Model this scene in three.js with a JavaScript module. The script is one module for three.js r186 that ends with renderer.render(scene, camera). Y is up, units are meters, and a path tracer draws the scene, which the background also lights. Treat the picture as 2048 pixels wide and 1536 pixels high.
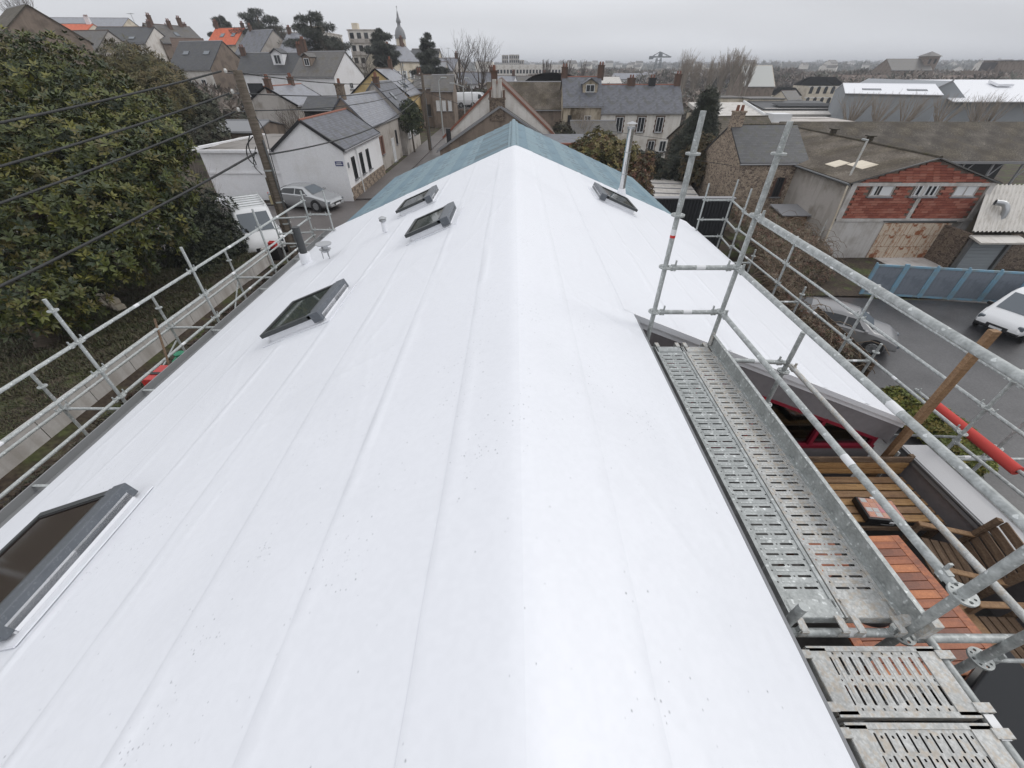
import * as THREE from 'three';
import { mergeGeometries, toCreasedNormals } from 'three/addons/utils/BufferGeometryUtils.js';
import { RoundedBoxGeometry } from 'three/addons/geometries/RoundedBoxGeometry.js';

// ---------------------------------------------------------------- camera, sky, sun, exposure
const scene = new THREE.Scene();
const camera = new THREE.PerspectiveCamera(87.66, 4 / 3, 0.05, 6000);
camera.rotation.order = 'YXZ';
camera.rotation.set(THREE.MathUtils.degToRad(-38.3), THREE.MathUtils.degToRad(0.2), 0);
camera.position.set(0, 0, 0);
const renderer = new THREE.WebGLRenderer({ antialias: true });
renderer.toneMapping = THREE.LinearToneMapping;
renderer.toneMappingExposure = 1.12;
renderer.shadowMap.enabled = true;

let _s = 7;
const seed = n => { _s = n >>> 0; };
const rnd = () => { _s = (_s + 0x6D2B79F5) >>> 0; let t = _s; t = Math.imul(t ^ (t >>> 15), t | 1); t ^= t + Math.imul(t ^ (t >>> 7), t | 61); return ((t ^ (t >>> 14)) >>> 0) / 4294967296; };
const rr = (a, b) => a + (b - a) * rnd();
const clamp = (x, a = 0, b = 1) => Math.min(b, Math.max(a, x));
const ss = (a, b, x) => { const t = clamp((x - a) / (b - a)); return t * t * (3 - 2 * t); };
const hsh = (i, j, k = 0) => { let h = Math.imul(i | 0, 374761393) + Math.imul(j | 0, 668265263) + Math.imul(k | 0, 2147483647 ^ 974711); h = Math.imul(h ^ (h >>> 13), 1274126177); return ((h ^ (h >>> 16)) >>> 0) / 4294967296; };
function vn(x, y, k = 0, mx = 0, my = 0) {              // value noise, tileable when mx,my given
  const i = Math.floor(x), j = Math.floor(y), f = x - i, g = y - j, u = f * f * (3 - 2 * f), v = g * g * (3 - 2 * g);
  const w = (a, b) => hsh(mx ? ((a % mx) + mx) % mx : a, my ? ((b % my) + my) % my : b, k);
  return (w(i, j) * (1 - u) + w(i + 1, j) * u) * (1 - v) + (w(i, j + 1) * (1 - u) + w(i + 1, j + 1) * u) * v;
}
const fbm = (x, y, k = 0, o = 4) => { let a = 0, s = .5, n = 0; for (let q = 0; q < o; q++) { a += s * vn(x, y, k + q); n += s; s *= .5; x *= 2.03; y *= 2.03; } return a / n; };
const tn = (u, v, f, k = 0, o = 3) => { let a = 0, s = .5, n = 0; for (let q = 0; q < o; q++) { a += s * vn(u * f, v * f, k + q * 7, f, f); n += s; s *= .5; f *= 2; } return a / n; };

{ // overcast sky: even grey cloud sheet, a little brighter overhead
  const W = 768, H = 384, d = new Float32Array(W * H * 4);
  for (let j = 0; j < H; j++) for (let i = 0; i < W; i++) {
    const el = (j + .5) / H * Math.PI - Math.PI / 2, az = (i + .5) / W * Math.PI * 2, s = Math.max(0, Math.sin(el));
    const px = Math.cos(az) / (s + .12), pz = Math.sin(az) / (s + .12);
    const c = fbm(px * .42 + 9, pz * .95 + 3, 3, 5) - .5, c2 = fbm(px * .16 + 2, pz * .3 + 8, 9, 3) - .5;
    const L = (.655 + .25 * s) * (1 + (.34 * c + .26 * c2) * ss(0, .035, s));
    const o = (j * W + i) * 4, warm = ss(.0, .25, s);
    d[o] = L * (.98 + .01 * warm); d[o + 1] = L * 1.004; d[o + 2] = L * (1.055 - .01 * warm); d[o + 3] = 1;
    if (el < 0) { d[o] = .3; d[o + 1] = .3; d[o + 2] = .3; }
  }
  const t = new THREE.DataTexture(d, W, H, THREE.RGBAFormat, THREE.FloatType);
  t.mapping = THREE.EquirectangularReflectionMapping; t.magFilter = t.minFilter = THREE.LinearFilter; t.wrapS = THREE.RepeatWrapping; t.needsUpdate = true;
  scene.background = t; scene.environment = t;
}
const sun = new THREE.DirectionalLight(new THREE.Color(1, .97, .92), 0.74);
sun.position.set(60, 62, -16); sun.castShadow = true; sun.shadow.radius = 40;
sun.shadow.mapSize.set(2048, 2048); Object.assign(sun.shadow.camera, { left: -90, right: 90, top: 90, bottom: -90, near: 1, far: 300 });
scene.add(sun, sun.target);
scene.fog = new THREE.FogExp2(0xc9ccd2, 0.00062);

// ---------------------------------------------------------------- naming helpers
const used = {};
const numbered = n => { const k = used[n] = (used[n] ?? -1) + 1; return k ? `${n}_${String(k).padStart(3, '0')}` : n; };
const shade = m => { m.castShadow = m.receiveShadow = true; return m; };
function tag(o, label, category, group, kind) { if (label) o.userData.label = label; if (category) o.userData.category = category; if (group) o.userData.group = group; if (kind) o.userData.kind = kind; return o; }
function thing(name, label, category, p = [0, 0, 0], ry = 0, group) { const g = new THREE.Group(); g.name = numbered(name); g.position.set(...p); g.rotation.y = ry; scene.add(g); return tag(g, label, category, group); }
function part(parent, name, geo, mat) { const m = shade(new THREE.Mesh(Array.isArray(geo) ? merge(geo) : geo, mat)); m.name = name; parent.add(m); return m; }
function solo(name, geo, mat, label, category, group, kind) { const m = part(scene, numbered(name), geo, mat); return tag(m, label, category, group, kind); }
function struct(name, geo, mat, label) { const m = part(scene, numbered(name), geo, mat); m.userData.kind = 'structure'; if (label) m.userData.label = label; return m; }
function copy(o, p, ry, label) { const c = o.clone(); c.name = numbered(o.name.replace(/_\d{3}$/, '')); c.userData = { ...o.userData }; if (label) c.userData.label = label; c.position.set(...p); if (ry !== undefined) c.rotation.y = ry; scene.add(c); return c; }

// ---------------------------------------------------------------- geometry helpers
const V = (x, y, z) => new THREE.Vector3(x, y, z);
function merge(gs) { return mergeGeometries(gs.map(g => { const q = g.index ? g.toNonIndexed() : g; for (const k of Object.keys(q.attributes)) if (!['position', 'normal', 'uv'].includes(k)) q.deleteAttribute(k); return q; })); }
function uvm(geo, s = 1) {                                   // uv in metres by the way each face points
  const g = geo.index ? geo.toNonIndexed() : geo, p = g.attributes.position, n = p.count, uv = new Float32Array(n * 2);
  const a = V(), b = V(), c = V(), e = V(), f = V();
  for (let i = 0; i < n; i += 3) {
    a.fromBufferAttribute(p, i); b.fromBufferAttribute(p, i + 1); c.fromBufferAttribute(p, i + 2);
    e.subVectors(b, a); f.subVectors(c, a); e.cross(f); const X = Math.abs(e.x), Y = Math.abs(e.y), Z = Math.abs(e.z);
    for (let k = 0; k < 3; k++) { const q = [a, b, c][k], o = (i + k) * 2; if (X >= Y && X >= Z) { uv[o] = q.z / s; uv[o + 1] = q.y / s; } else if (Y >= Z) { uv[o] = q.x / s; uv[o + 1] = q.z / s; } else { uv[o] = q.x / s; uv[o + 1] = q.y / s; } }
  }
  g.setAttribute('uv', new THREE.BufferAttribute(uv, 2)); return g;
}
const bx = (w, h, d, x = 0, y = 0, z = 0, ry = 0, rx = 0, rz = 0) => { const g = uvm(new THREE.BoxGeometry(w, h, d)); if (rx) g.rotateX(rx); if (rz) g.rotateZ(rz); if (ry) g.rotateY(ry); return g.translate(x, y, z); };
const rbx = (w, h, d, r, x = 0, y = 0, z = 0, ry = 0) => { const g = uvm(new RoundedBoxGeometry(w, h, d, 2, r)); if (ry) g.rotateY(ry); return g.translate(x, y, z); };
const cyl = (r0, r1, h, x = 0, y = 0, z = 0, n = 16, open = false) => new THREE.CylinderGeometry(r1, r0, h, n, 1, open).translate(x, y + h / 2, z);
const UP = V(0, 1, 0);
function rod(a, b, r = .024, n = 10, r2 = r) { const A = V(...a), B = V(...b), d = B.clone().sub(A), L = d.length(); const g = new THREE.CylinderGeometry(r2, r, L, n, 1); const uv = g.attributes.uv; for (let i = 0; i < uv.count; i++) uv.setXY(i, uv.getX(i) * .15, uv.getY(i) * L); g.applyQuaternion(new THREE.Quaternion().setFromUnitVectors(UP, d.normalize())); return g.translate((A.x + B.x) / 2, (A.y + B.y) / 2, (A.z + B.z) / 2); }
function cable(pts, r = .012, seg = 40) { return new THREE.TubeGeometry(new THREE.CatmullRomCurve3(pts.map(p => V(...p))), seg, r, 6); }
function ext(pts, depth, holes = []) { const s = new THREE.Shape(pts.map(p => new THREE.Vector2(...p))); for (const h of holes) s.holes.push(new THREE.Path(h.map(p => new THREE.Vector2(...p)))); return uvm(new THREE.ExtrudeGeometry(s, { depth, bevelEnabled: false })); }
function sheet(pts, y = 0, s = 1) { const sh = new THREE.Shape(pts.map(p => new THREE.Vector2(p[0], -p[1]))); const g = new THREE.ShapeGeometry(sh); g.rotateX(-Math.PI / 2); g.translate(0, y, 0); return uvm(g, s); }

// ---------------------------------------------------------------- textures and materials
function tex(size, f, rep = 1) {
  const d = new Uint8Array(size * size * 4);
  for (let j = 0; j < size; j++) for (let i = 0; i < size; i++) { const c = f(i / size, j / size, i, j), o = (j * size + i) * 4; d[o] = clamp(c[0], 0, 255); d[o + 1] = clamp(c[1], 0, 255); d[o + 2] = clamp(c[2], 0, 255); d[o + 3] = 255; }
  const t = new THREE.DataTexture(d, size, size); t.colorSpace = THREE.SRGBColorSpace; t.wrapS = t.wrapT = THREE.RepeatWrapping; t.magFilter = THREE.LinearFilter; t.minFilter = THREE.LinearMipmapLinearFilter; t.generateMipmaps = true; t.repeat.set(1 / rep, 1 / rep); t.needsUpdate = true; return t;
}
const M = (c, rough = .8, o = {}) => new THREE.MeshStandardMaterial({ color: Array.isArray(c) ? new THREE.Color().setRGB(...c) : new THREE.Color(c), roughness: rough, metalness: 0, ...o });
const T = (t, rough = .8, o = {}) => new THREE.MeshStandardMaterial({ map: t, roughness: rough, metalness: 0, ...o });
const mixc = (a, b, t) => [a[0] + (b[0] - a[0]) * t, a[1] + (b[1] - a[1]) * t, a[2] + (b[2] - a[2]) * t];
// stained render / plaster: base colour, stain colour, amount
const plaster = (a, b, amt, k, rep = 3) => tex(256, (u, v) => { const s = ss(.45, .8, tn(u, v, 4, k, 5)) * amt + ss(.6, .8, vn(u * 24, v * 2, k + 5, 24, 2)) * amt * .35, g = (tn(u, v, 64, k + 3, 2) - .5) * 10; const c = mixc(a, b, clamp(s)); return [c[0] + g, c[1] + g, c[2] + g]; }, rep);
const slates = (a, b, moss, k, rows = 14, rep = 2.4) => tex(256, (u, v) => { const r = Math.floor(v * rows), f = v * rows - r, uu = u * rows * .6 + (r % 2) * .5, ci = Math.floor(uu), cf = uu - ci; const n = hsh(ci % Math.round(rows * .6), r, k); let c = mixc(a, b, n * .7 + tn(u, v, 8, k, 3) * .3); const m = ss(.55, .78, tn(u, v, 6, k + 9, 4)); c = mixc(c, moss, m * .6); const e = f < .12 || cf < .05 ? .7 : 1; return [c[0] * e, c[1] * e, c[2] * e]; }, rep);
const X = {};
X.galv = tex(256, (u, v) => { const a = tn(u, v, 10, 1, 4), b = tn(u, v, 48, 5, 2); const sp = ss(.74, .8, tn(u, v, 20, 9, 2)) * 40, c = 166 + (a - .5) * 58 + (b - .5) * 34 + sp; return [c - 2, c + 2, c + 1]; }, .5);
X.galvDirty = tex(512, (u, v) => { const a = tn(u, v, 6, 21, 4), b = tn(u, v, 64, 25, 2), s = ss(.5, .75, tn(u, v, 26, 33, 4)); let c = 176 + (a - .5) * 44 + (b - .5) * 46; const q = mixc([c, c + 1, c - 1], [182, 166, 146], s * .5); return q; }, .6);
X.membrane = tex(2048, (u, v) => { const a = tn(u, v, 5, 41, 4) - .5, g = tn(u, v, 256, 44, 1) - .5, st = ss(.62, .8, tn(u, v, 7, 48, 5)); const c = 227 + a * 4 + g * 3 - st * 2.5; return [c - 1, c + 1, c + 6]; }, 7);
{ // dirt specks and drips on the membrane
  seed(91); const d = X.membrane.image.data, S = 2048;
  for (let q = 0; q < 2600; q++) { const cl = q < 1900; const ci = Math.floor(rnd() * 60), sp = .02 + .05 * hsh(ci, 5, 1), cx = cl ? (hsh(ci, 1, 3) + rr(-sp, sp) * rnd()) * S : rnd() * S, cy = cl ? (hsh(ci, 2, 3) + rr(-sp, sp) * rnd() * 1.6 + 1) * S : rnd() * S, r = rr(.5, 1.15), k = rr(20, 95); for (let j = -4; j <= 4; j++) for (let i = -4; i <= 4; i++) { const w = clamp(1.3 - Math.hypot(i, j * .7) / r); if (w > 0) { const o = ((((cy + j) | 0) + S) % S * S + (((cx + i) | 0) + S) % S) * 4; for (let e = 0; e < 3; e++) d[o + e] = Math.max(0, d[o + e] - k * w); } } }
}
X.asphalt = tex(512, (u, v) => { const a = tn(u, v, 5, 61, 5), g = tn(u, v, 128, 64, 1), c = 66 + (a - .5) * 34 + (g - .5) * 22; return [c, c - 1, c]; }, 5);
X.street = tex(512, (u, v) => { const a = tn(u, v, 4, 71, 5), g = tn(u, v, 128, 74, 1), c = 92 + (a - .5) * 30 + (g - .5) * 18; return [c + 3, c - 2, c - 4]; }, 5);
X.soil = tex(512, (u, v) => { const a = tn(u, v, 6, 81, 5), b = tn(u, v, 60, 84, 2), m = ss(.4, .65, tn(u, v, 5, 88, 4)); const c = mixc([62, 52, 42], [70, 76, 40], m); const g = (b - .5) * 40 + (a - .5) * 26; return [c[0] + g, c[1] + g, c[2] + g * .8]; }, 4);
X.wood = (a, b, k, rep = 1) => tex(256, (u, v) => { const g = tn(u, v, 4, k, 2), s = vn(u * 2 + g * .5, v * 60 + g * 5, k + 2, 0, 60), w = ss(.5, .8, tn(u, v, 5, k + 4, 4)); const c = mixc(a, b, s * .7 + w * .3); const n = (tn(u, v, 90, k + 6, 1) - .5) * 18; return [c[0] + n, c[1] + n, c[2] + n]; }, rep);
X.stone = (k, base = [146, 124, 100], mort = [170, 152, 128]) => tex(512, (u, v) => { const N = 16, x = u * N + (tn(u, v, 10, k, 2) - .5) * 1.2, y = v * N * 1.5 + (tn(u, v, 10, k + 3, 2) - .5) * 1.2; let d1 = 9, d2 = 9, id = 0; const i0 = Math.floor(x), j0 = Math.floor(y); for (let j = -1; j < 2; j++) for (let i = -1; i < 2; i++) { const a = ((i0 + i) % N + N) % N, b = ((j0 + j) % 24 + 24) % 24; const dx = i0 + i + hsh(a, b, k) - x, dy = j0 + j + hsh(a, b, k + 1) - y, d = dx * dx + dy * dy; if (d < d1) { d2 = d1; d1 = d; id = hsh(a, b, k + 2); } else if (d < d2) d2 = d; } const e = ss(.02, .14, Math.sqrt(d2) - Math.sqrt(d1)); const c = mixc(base, [base[0] * .62, base[1] * .6, base[2] * .62], id); const q = mixc(mort, c, e), g = (tn(u, v, 90, k + 8, 2) - .5) * 34; return [q[0] + g, q[1] + g, q[2] + g]; }, 3);

const mat = {
  membrane: T(X.membrane, .42), whiteTrim: M([.78, .79, .82], .45),
  galv: T(X.galv, .45, { metalness: .12 }), galvD: T(X.galvDirty, .6, { metalness: .05 }), galvDark: M([.16, .165, .17], .5, { metalness: .4 }),
  sticker: M([.72, .73, .74], .5), red: M([.55, .03, .025], .5), redFrame: M([.22, .012, .03], .4), black: M([.012, .012, .013], .45), rubber: M([.02, .02, .02], .85),
  hood: T(tex(256, (u, v) => { const s = tn(u, v, 40, 11, 2), b = tn(u, v, 5, 14, 4), k = s > .72 ? 16 : 0, c = 88 + (b - .5) * 12 + k; return [c, c + 5, c + 11]; }, .5), .42),
  skyFrame: M([.045, .05, .052], .4), glassSky: M([.05, .06, .055], .04, { metalness: .0 }), glassBrown: M([.03, .02, .017], .12),
  pane: M([.02, .023, .027], .06), paneL: M([.13, .15, .17], .08),
  chrome: M([.62, .62, .62], .18, { metalness: 1 }), steel: M([.42, .43, .44], .35, { metalness: .8 }),
  zinc: M([.2, .205, .215], .5), dark: M([.02, .02, .022], .7), greyWall: T(plaster([124, 120, 122], [112, 108, 110], .5, 101), .8), darkWall: T(plaster([74, 72, 72], [60, 58, 58], .6, 105), .85),
  blueRoof: [[104, 132, 144], [92, 122, 136], [112, 138, 148]].map((c, i) => T(tex(256, (u, v) => { const a = tn(u, v, 4, 111 + i, 5), s = ss(.55, .75, tn(u, v, 8, 119 + i, 5)), w = vn(u * 30, v * 3, 118 + i, 30, 3); const q = mixc([c[0] + (a - .5) * 26, c[1] + (a - .5) * 22, c[2] + (a - .5) * 20], [62, 74, 78], s * .6 + (w > .8 ? .12 : 0)); return q; }, 2.2), .5)),
  asphalt: T(X.asphalt, .34), street: T(X.street, .5), soil: T(X.soil, .95), conc: T(plaster([198, 195, 192], [166, 160, 154], .6, 131, 2), .85), terrace: T(plaster([70, 68, 66], [50, 48, 46], .7, 135, 2), .6),
  white: T(plaster([236, 236, 238], [212, 210, 208], .35, 141, 4), .85), white2: T(plaster([226, 222, 216], [190, 182, 172], .6, 145, 4), .85), cream: T(plaster([218, 208, 190], [184, 172, 152], .6, 149, 4), .85), yellow: T(plaster([196, 172, 122], [166, 142, 100], .6, 153, 4), .85),
  greyR: T(plaster([182, 176, 170], [138, 130, 120], .8, 157, 4), .88), brownR: T(plaster([136, 122, 110], [108, 96, 86], .8, 161, 3), .9), stone: T(X.stone(171, [164, 148, 130], [188, 172, 152]), .9), stoneD: T(X.stone(175, [122, 108, 94], [140, 126, 110]), .9), oldWall: T(plaster([186, 174, 154], [92, 80, 62], 1, 165, 5), .9),
  slate: T(slates([80, 82, 90], [104, 106, 114], [74, 74, 66], 181), .5), slateD: T(slates([54, 55, 58], [74, 75, 78], [66, 66, 54], 185), .55), slateM: T(slates([84, 82, 80], [104, 100, 96], [86, 78, 58], 189), .55), slateL: T(slates([112, 114, 122], [140, 142, 150], [116, 114, 110], 193), .36), brownTile: T(slates([86, 70, 60], [110, 90, 78], [78, 70, 50], 197), .75), orange: T(slates([196, 92, 58], [214, 110, 72], [150, 84, 60], 201), .75), mossy: T(slates([74, 68, 58], [98, 90, 78], [70, 66, 38], 205, 10, 3), .85), mossyD: T(slates([66, 60, 50], [82, 74, 60], [68, 62, 34], 209, 10, 3), .85),
  orangeTrim: M([.25, .1, .065], .8), brick: M([.26, .075, .045], .85), chim: T(plaster([102, 78, 66], [78, 66, 58], .8, 213, 1), .9), potM: M([.2, .085, .055], .8), lead: M([.25, .25, .26], .5),
  timber: T(X.wood([150, 120, 88], [112, 84, 60], 221), .75), timberOld: T(X.wood([122, 102, 82], [84, 66, 52], 225), .85), timberGold: T(X.wood([172, 136, 90], [130, 96, 60], 229), .7), timberRed: [0, 1, 2].map(i => T(X.wood([[172, 98, 54], [142, 78, 48], [190, 116, 66]][i], [[112, 58, 34], [96, 52, 34], [132, 74, 42]][i], 233 + i * 3), .5)), pole: T(X.wood([122, 112, 101], [80, 71, 62], 243, .6), .9), bark: T(X.wood([96, 86, 74], [62, 54, 46], 247, 1), .95), twig: M([.085, .065, .05], .95), twigL: M([.3, .255, .21], .95),
  leafMag: M([.85, .88, .82], .5), leaf: M([1, 1, 1], .6), cableM: M([.035, .036, .036], .7), ceramic: M([.7, .69, .66], .25), paintWhite: M([.74, .75, .76], .2), paintSilver: M([.42, .43, .44], .25, { metalness: .5 }), paintGrey: M([.26, .26, .265], .22, { metalness: .2 }), blueGate: T(plaster([122, 160, 182], [140, 138, 130], .4, 251, 1), .6), gateMesh: T(plaster([120, 128, 138], [98, 106, 116], .6, 255, 1), .7), rust: [0, 1, 2].map(i => T(tex(256, (u, v) => { const s = ss(.4 + i * .06, .85, tn(u, v, 7, 261 + i * 5, 6)) + .35 * (tn(u, v, 40, 290 + i, 2) - .5), w = ss(.5, .8, vn(u * 30, v * 3, 266 + i, 30, 3)); return mixc([204, 190, 172], [142, 86, 54], clamp(s * 1.25 + w * .4)); }, 1.6), .75)), ironGrey: M([.19, .21, .235], .5), corr: T(plaster([196, 192, 186], [150, 144, 134], .5, 271, 2), .6), black2: M([.02, .022, .025], .85),
};
mat.cladding = T(plaster([150, 154, 158], [138, 142, 146], .4, 311, 4), .6);
mat.blueStain = T(tex(256, (u, v) => { const a = tn(u, v, 4, 321, 5), w = ss(.45, .9, vn(u * 5, v * 60, 325, 5, 60)), m = ss(.4, .75, tn(u, v, 8, 328, 5)); return mixc([100 + (a - .5) * 20, 128 + (a - .5) * 20, 140 + (a - .5) * 18], [62, 70, 74], clamp(w * .45 + m * .4)); }, 4.3), .6);
const lichenTex = (b, k) => tex(512, (u, v) => { const a = tn(u, v, 5, k, 5), m = ss(.45, .68, tn(u, v, 4, k + 4, 5)), sp = ss(.58, .7, tn(u, v, 90, k + 8, 2)) * ss(.35, .6, tn(u, v, 7, k + 12, 3)), rw = (v * 24 % 1) < .1 ? .8 : 1; const c = mixc(mixc(b, [72, 62, 44], m * .6), [132, 126, 114], sp * .5), g = (a - .5) * 58 + (tn(u, v, 90, k + 15, 1) - .5) * 30; return [(c[0] + g) * rw, (c[1] + g) * rw, (c[2] + g) * rw]; }, 5);
mat.lichen = T(lichenTex([84, 75, 64], 331), .85); mat.lichenD = T(lichenTex([68, 61, 52], 351), .85);
// ---------------------------------------------------------------- terrain
const D2R = Math.PI / 180, SL = .402;
function hT(x, z) {
  const r = Math.hypot(x, z);
  let L = -7.16; if (x < -11.38) L = THREE.MathUtils.lerp(-6.72, -7.42, ss(-16, -19.5, z)); else L = THREE.MathUtils.lerp(-7.16, -7.42, ss(-15, -19, z));
  L += .07 * Math.max(0, -x - 24) * ss(-20, -60, z) + .03 * clamp(-z - 62, 0, 90) * ss(-9, -26, x);
  L += .4 * (vn(x * .05, z * .05, 5) - .5) * ss(40, 80, r);
  const R = -10.02; let h = THREE.MathUtils.lerp(L, R, ss(-3, 5, x));
  h = THREE.MathUtils.lerp(h, -7 + 1.5 * (vn(x * .01, z * .01, 8) - .5), ss(200, 420, r) * .6);
  h = THREE.MathUtils.lerp(h, 1 + 9 * fbm(x * .0016 + 5, z * .0016, 12, 3), ss(450, 1900, r));
  return h;
}
{
  const P = [], idx = [];
  const ax = [0]; let st = 1; while (ax[ax.length - 1] < 3200) { ax.push(ax[ax.length - 1] + st); if (ax[ax.length - 1] > 34) st *= 1.09; }
  const X_ = [...ax.slice(1).reverse().map(v => -v), ...ax], Z_ = [...ax.map(v => -v).reverse(), 1, 2, 4, 8, 16, 40, 120];
  for (const z of Z_) for (const x of X_) { P.push(x, hT(x, z) - .05, z); }
  const w = X_.length; for (let j = 0; j < Z_.length - 1; j++) for (let i = 0; i < w - 1; i++) { const a = j * w + i; idx.push(a, a + w, a + 1, a + 1, a + w, a + w + 1); }
  const g = new THREE.BufferGeometry(); g.setAttribute('position', new THREE.Float32BufferAttribute(P, 3)); g.setIndex(idx); g.computeVertexNormals();
  const uv = new Float32Array(P.length / 3 * 2); for (let i = 0; i < P.length / 3; i++) { uv[2 * i] = P[3 * i]; uv[2 * i + 1] = P[3 * i + 2]; } g.setAttribute('uv', new THREE.BufferAttribute(uv, 2));
  struct('ground', g, mat.soil, 'brown green ground under the town');
}
struct('street', sheet([[-40, -18.9], [-13.6, -19.2], [-12.6, -19.4], [-6.2, -19.2], [-6.4, -30], [-6.4, -62], [-4, -72], [3, -84], [3, -92], [-8, -88], [-11.2, -74], [-11.2, -30.6], [-13, -29.8], [-24, -29.3], [-40, -29]].map(p => p)), mat.street, 'worn tarmac street corner').position.y = -7.385;
struct('pavement', ext([[-11.2, 30.4], [-9.7, 30.6], [-9.4, 32], [-9.4, 84], [-11.2, 84]], .12).rotateX(-Math.PI / 2).translate(0, -7.4, 0), mat.street, 'narrow pavement with kerb along the white house');
struct('parking_lot', sheet([[6.4, 10], [60, 10], [60, -19.2], [21, -20.2], [16.6, -20.6], [15.2, -14], [10.5, -10], [6.4, -8]]), mat.asphalt, 'wet dark tarmac parking lot').position.y = -9.985;
struct('yard', sheet([[16, -20.7], [60, -19.3], [60, -40], [16, -40]]), mat.soil, 'earth yard behind the blue gate').position.y = -9.975;
struct('lawn', sheet([[-11.5, 6], [-11.5, -17.2], [-16, -18.4], [-40, -18.4], [-40, 6]]), mat.soil, 'patchy garden lawn').position.y = -6.66;

// ---------------------------------------------------------------- main building with the white roof
const bld = thing('workshop_building', 'building under the white membrane roof with a blue far end', 'building', [0, 0, 0]);
const RX = .045, planeY = x => -1.7 - SL * Math.max(0, Math.abs(x - RX) - .012);
const softY = x => -1.7 - SL * (Math.sqrt((x - RX) ** 2 + .005) - .014);
seed(5);
const creases = []; for (let q = 0; q < 90; q++) { const x = rr(-5.4, 5.2), z = rr(-12, .4), a = rr(-1, 1) * (rnd() < .7 ? .5 : 1.5), L = rr(.3, 1.3); creases.push([x, z, Math.sin(a), Math.cos(a), L, rr(.0015, .0045), rr(.014, .03)]); }
creases.push([-1.35, -3.3, .93, -.37, .5, .007, .018], [1.0, -3.75, .86, .5, .45, .007, .018], [1.15, -4.1, .9, .42, .35, .006, .014], [-2.6, -2.6, .9, -.4, .5, .005, .016]);
const seamsL = [.34, 1.03, 1.78, 2.48, 3.22, 3.93, 4.66, 5.3], seamsR = [.5, 1.22, 1.95, 2.68, 3.4, 4.12, 4.84];
function wrinkle(x, z, seams) {
  let h = .006 * (fbm(x * .9 + 4, z * .5, 31, 3) - .5) * 2 + .004 * (vn(x * 3, z * 1.5, 35) - .5) + .0016 * (vn(x * 9, z * 5, 36) - .5);
  const ax = Math.abs(x);
  seams.forEach((s, i) => { const k = i + (x < 0 ? 0 : 40), off = s + .03 * (vn(z * .8, k, 51) - .5) + .012 * (vn(z * 3.1, k, 56) - .5), d = ax - off; if (Math.abs(d) < .3) { const A = (.0014 + .011 * Math.max(0, vn(z * .9, k, 52) - .4) + .02 * Math.max(0, vn(z * 5.5, k, 53) - .5) * vn(z * .7, k, 58)); h += A * Math.exp(-d * d / .0011)  + .005 * Math.max(0, vn(z * 2.2, k, 54) - .35) * Math.exp(-(d + .09) * (d + .09) / .002) + .006 * Math.max(0, vn(z * 3.3, k, 55) - .5) * Math.exp(-(d - .1) * (d - .1) / .0016); } });
  for (const c of creases) { const dx = x - c[0], dz = z - c[1], t = dx * c[2] + dz * c[3], n = dx * c[3] - dz * c[2]; if (Math.abs(n) < .1 && Math.abs(t) < c[4] * 1.5) h += c[5] * Math.exp(-n * n / (c[6] * c[6])) * ss(c[4] * 1.5, c[4] * .4, Math.abs(t)); }
  return h;
}
const zEnd = x => -13.05 - Math.max(0, x) * .1;
function strip(x0, x1, z0, seams, roofTop) {                // one welded sheet of membrane
  const sg = Math.sign(x0 + x1 - 2 * RX), nu = Math.max(6, Math.round(Math.abs(x1 - x0) / .026)), P = [], uv = [], id = []; const zE = zEnd(x0), nz = Math.round((z0 - zE) / .05);
  const lap = Math.abs(x1) < 5.6 && !(Math.abs(x1 - 1.39) < .01) ? .055 * sg : 0;
  for (let j = 0; j <= nz; j++) for (let i = 0; i <= nu; i++) { const k = Math.min(i, nu - 1) / (nu - 1), za = z0 + (zE - z0) * j / nz, x = x0 + (x1 - x0 + (lap ? lap + .02 * (vn(za * .7, x1 * 9, 61) - .5) + .006 * (vn(za * 4, x1 * 9, 62) - .5) : 0)) * k, z = z0 + (zEnd(x) - z0) * j / nz; P.push(x, softY(x) + .008 + (lap ? .0035 * k : 0) + wrinkle(x === RX ? RX + 1e-4 * sg : x, z, seams) - (i === nu && lap ? .004 : 0), z); uv.push(x / Math.cos(.382), z); }
  for (let j = 0; j < nz; j++) for (let i = 0; i < nu; i++) { const a = j * (nu + 1) + i, b = a + nu + 1; if (sg > 0) id.push(a, a + 1, b, b, a + 1, b + 1); else id.push(a, b, a + 1, a + 1, b, b + 1); }
  const g = new THREE.BufferGeometry(); g.setAttribute('position', new THREE.Float32BufferAttribute(P, 3)); g.setAttribute('uv', new THREE.Float32BufferAttribute(uv, 2)); g.setIndex(id); g.computeVertexNormals(); return g;
}
{ const e = [-RX, ...seamsL, 5.64]; for (let i = 0; i < e.length - 1; i++) part(bld, 'membrane_sheet', strip(-e[i], -e[i + 1], 2.6, seamsL, i === 0), mat.membrane); }
{ const e = [0, ...seamsR, 5.66]; part(bld, 'membrane_sheet', strip(RX, .5, 2.6, seamsR, true), mat.membrane); part(bld, 'membrane_sheet', strip(.5, 1.39, 2.6, seamsR), mat.membrane); for (let i = 1; i < e.length - 1; i++) part(bld, 'membrane_sheet', strip(i === 1 ? 1.39 : e[i], e[i + 1], -4.14, seamsR), mat.membrane); }
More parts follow.
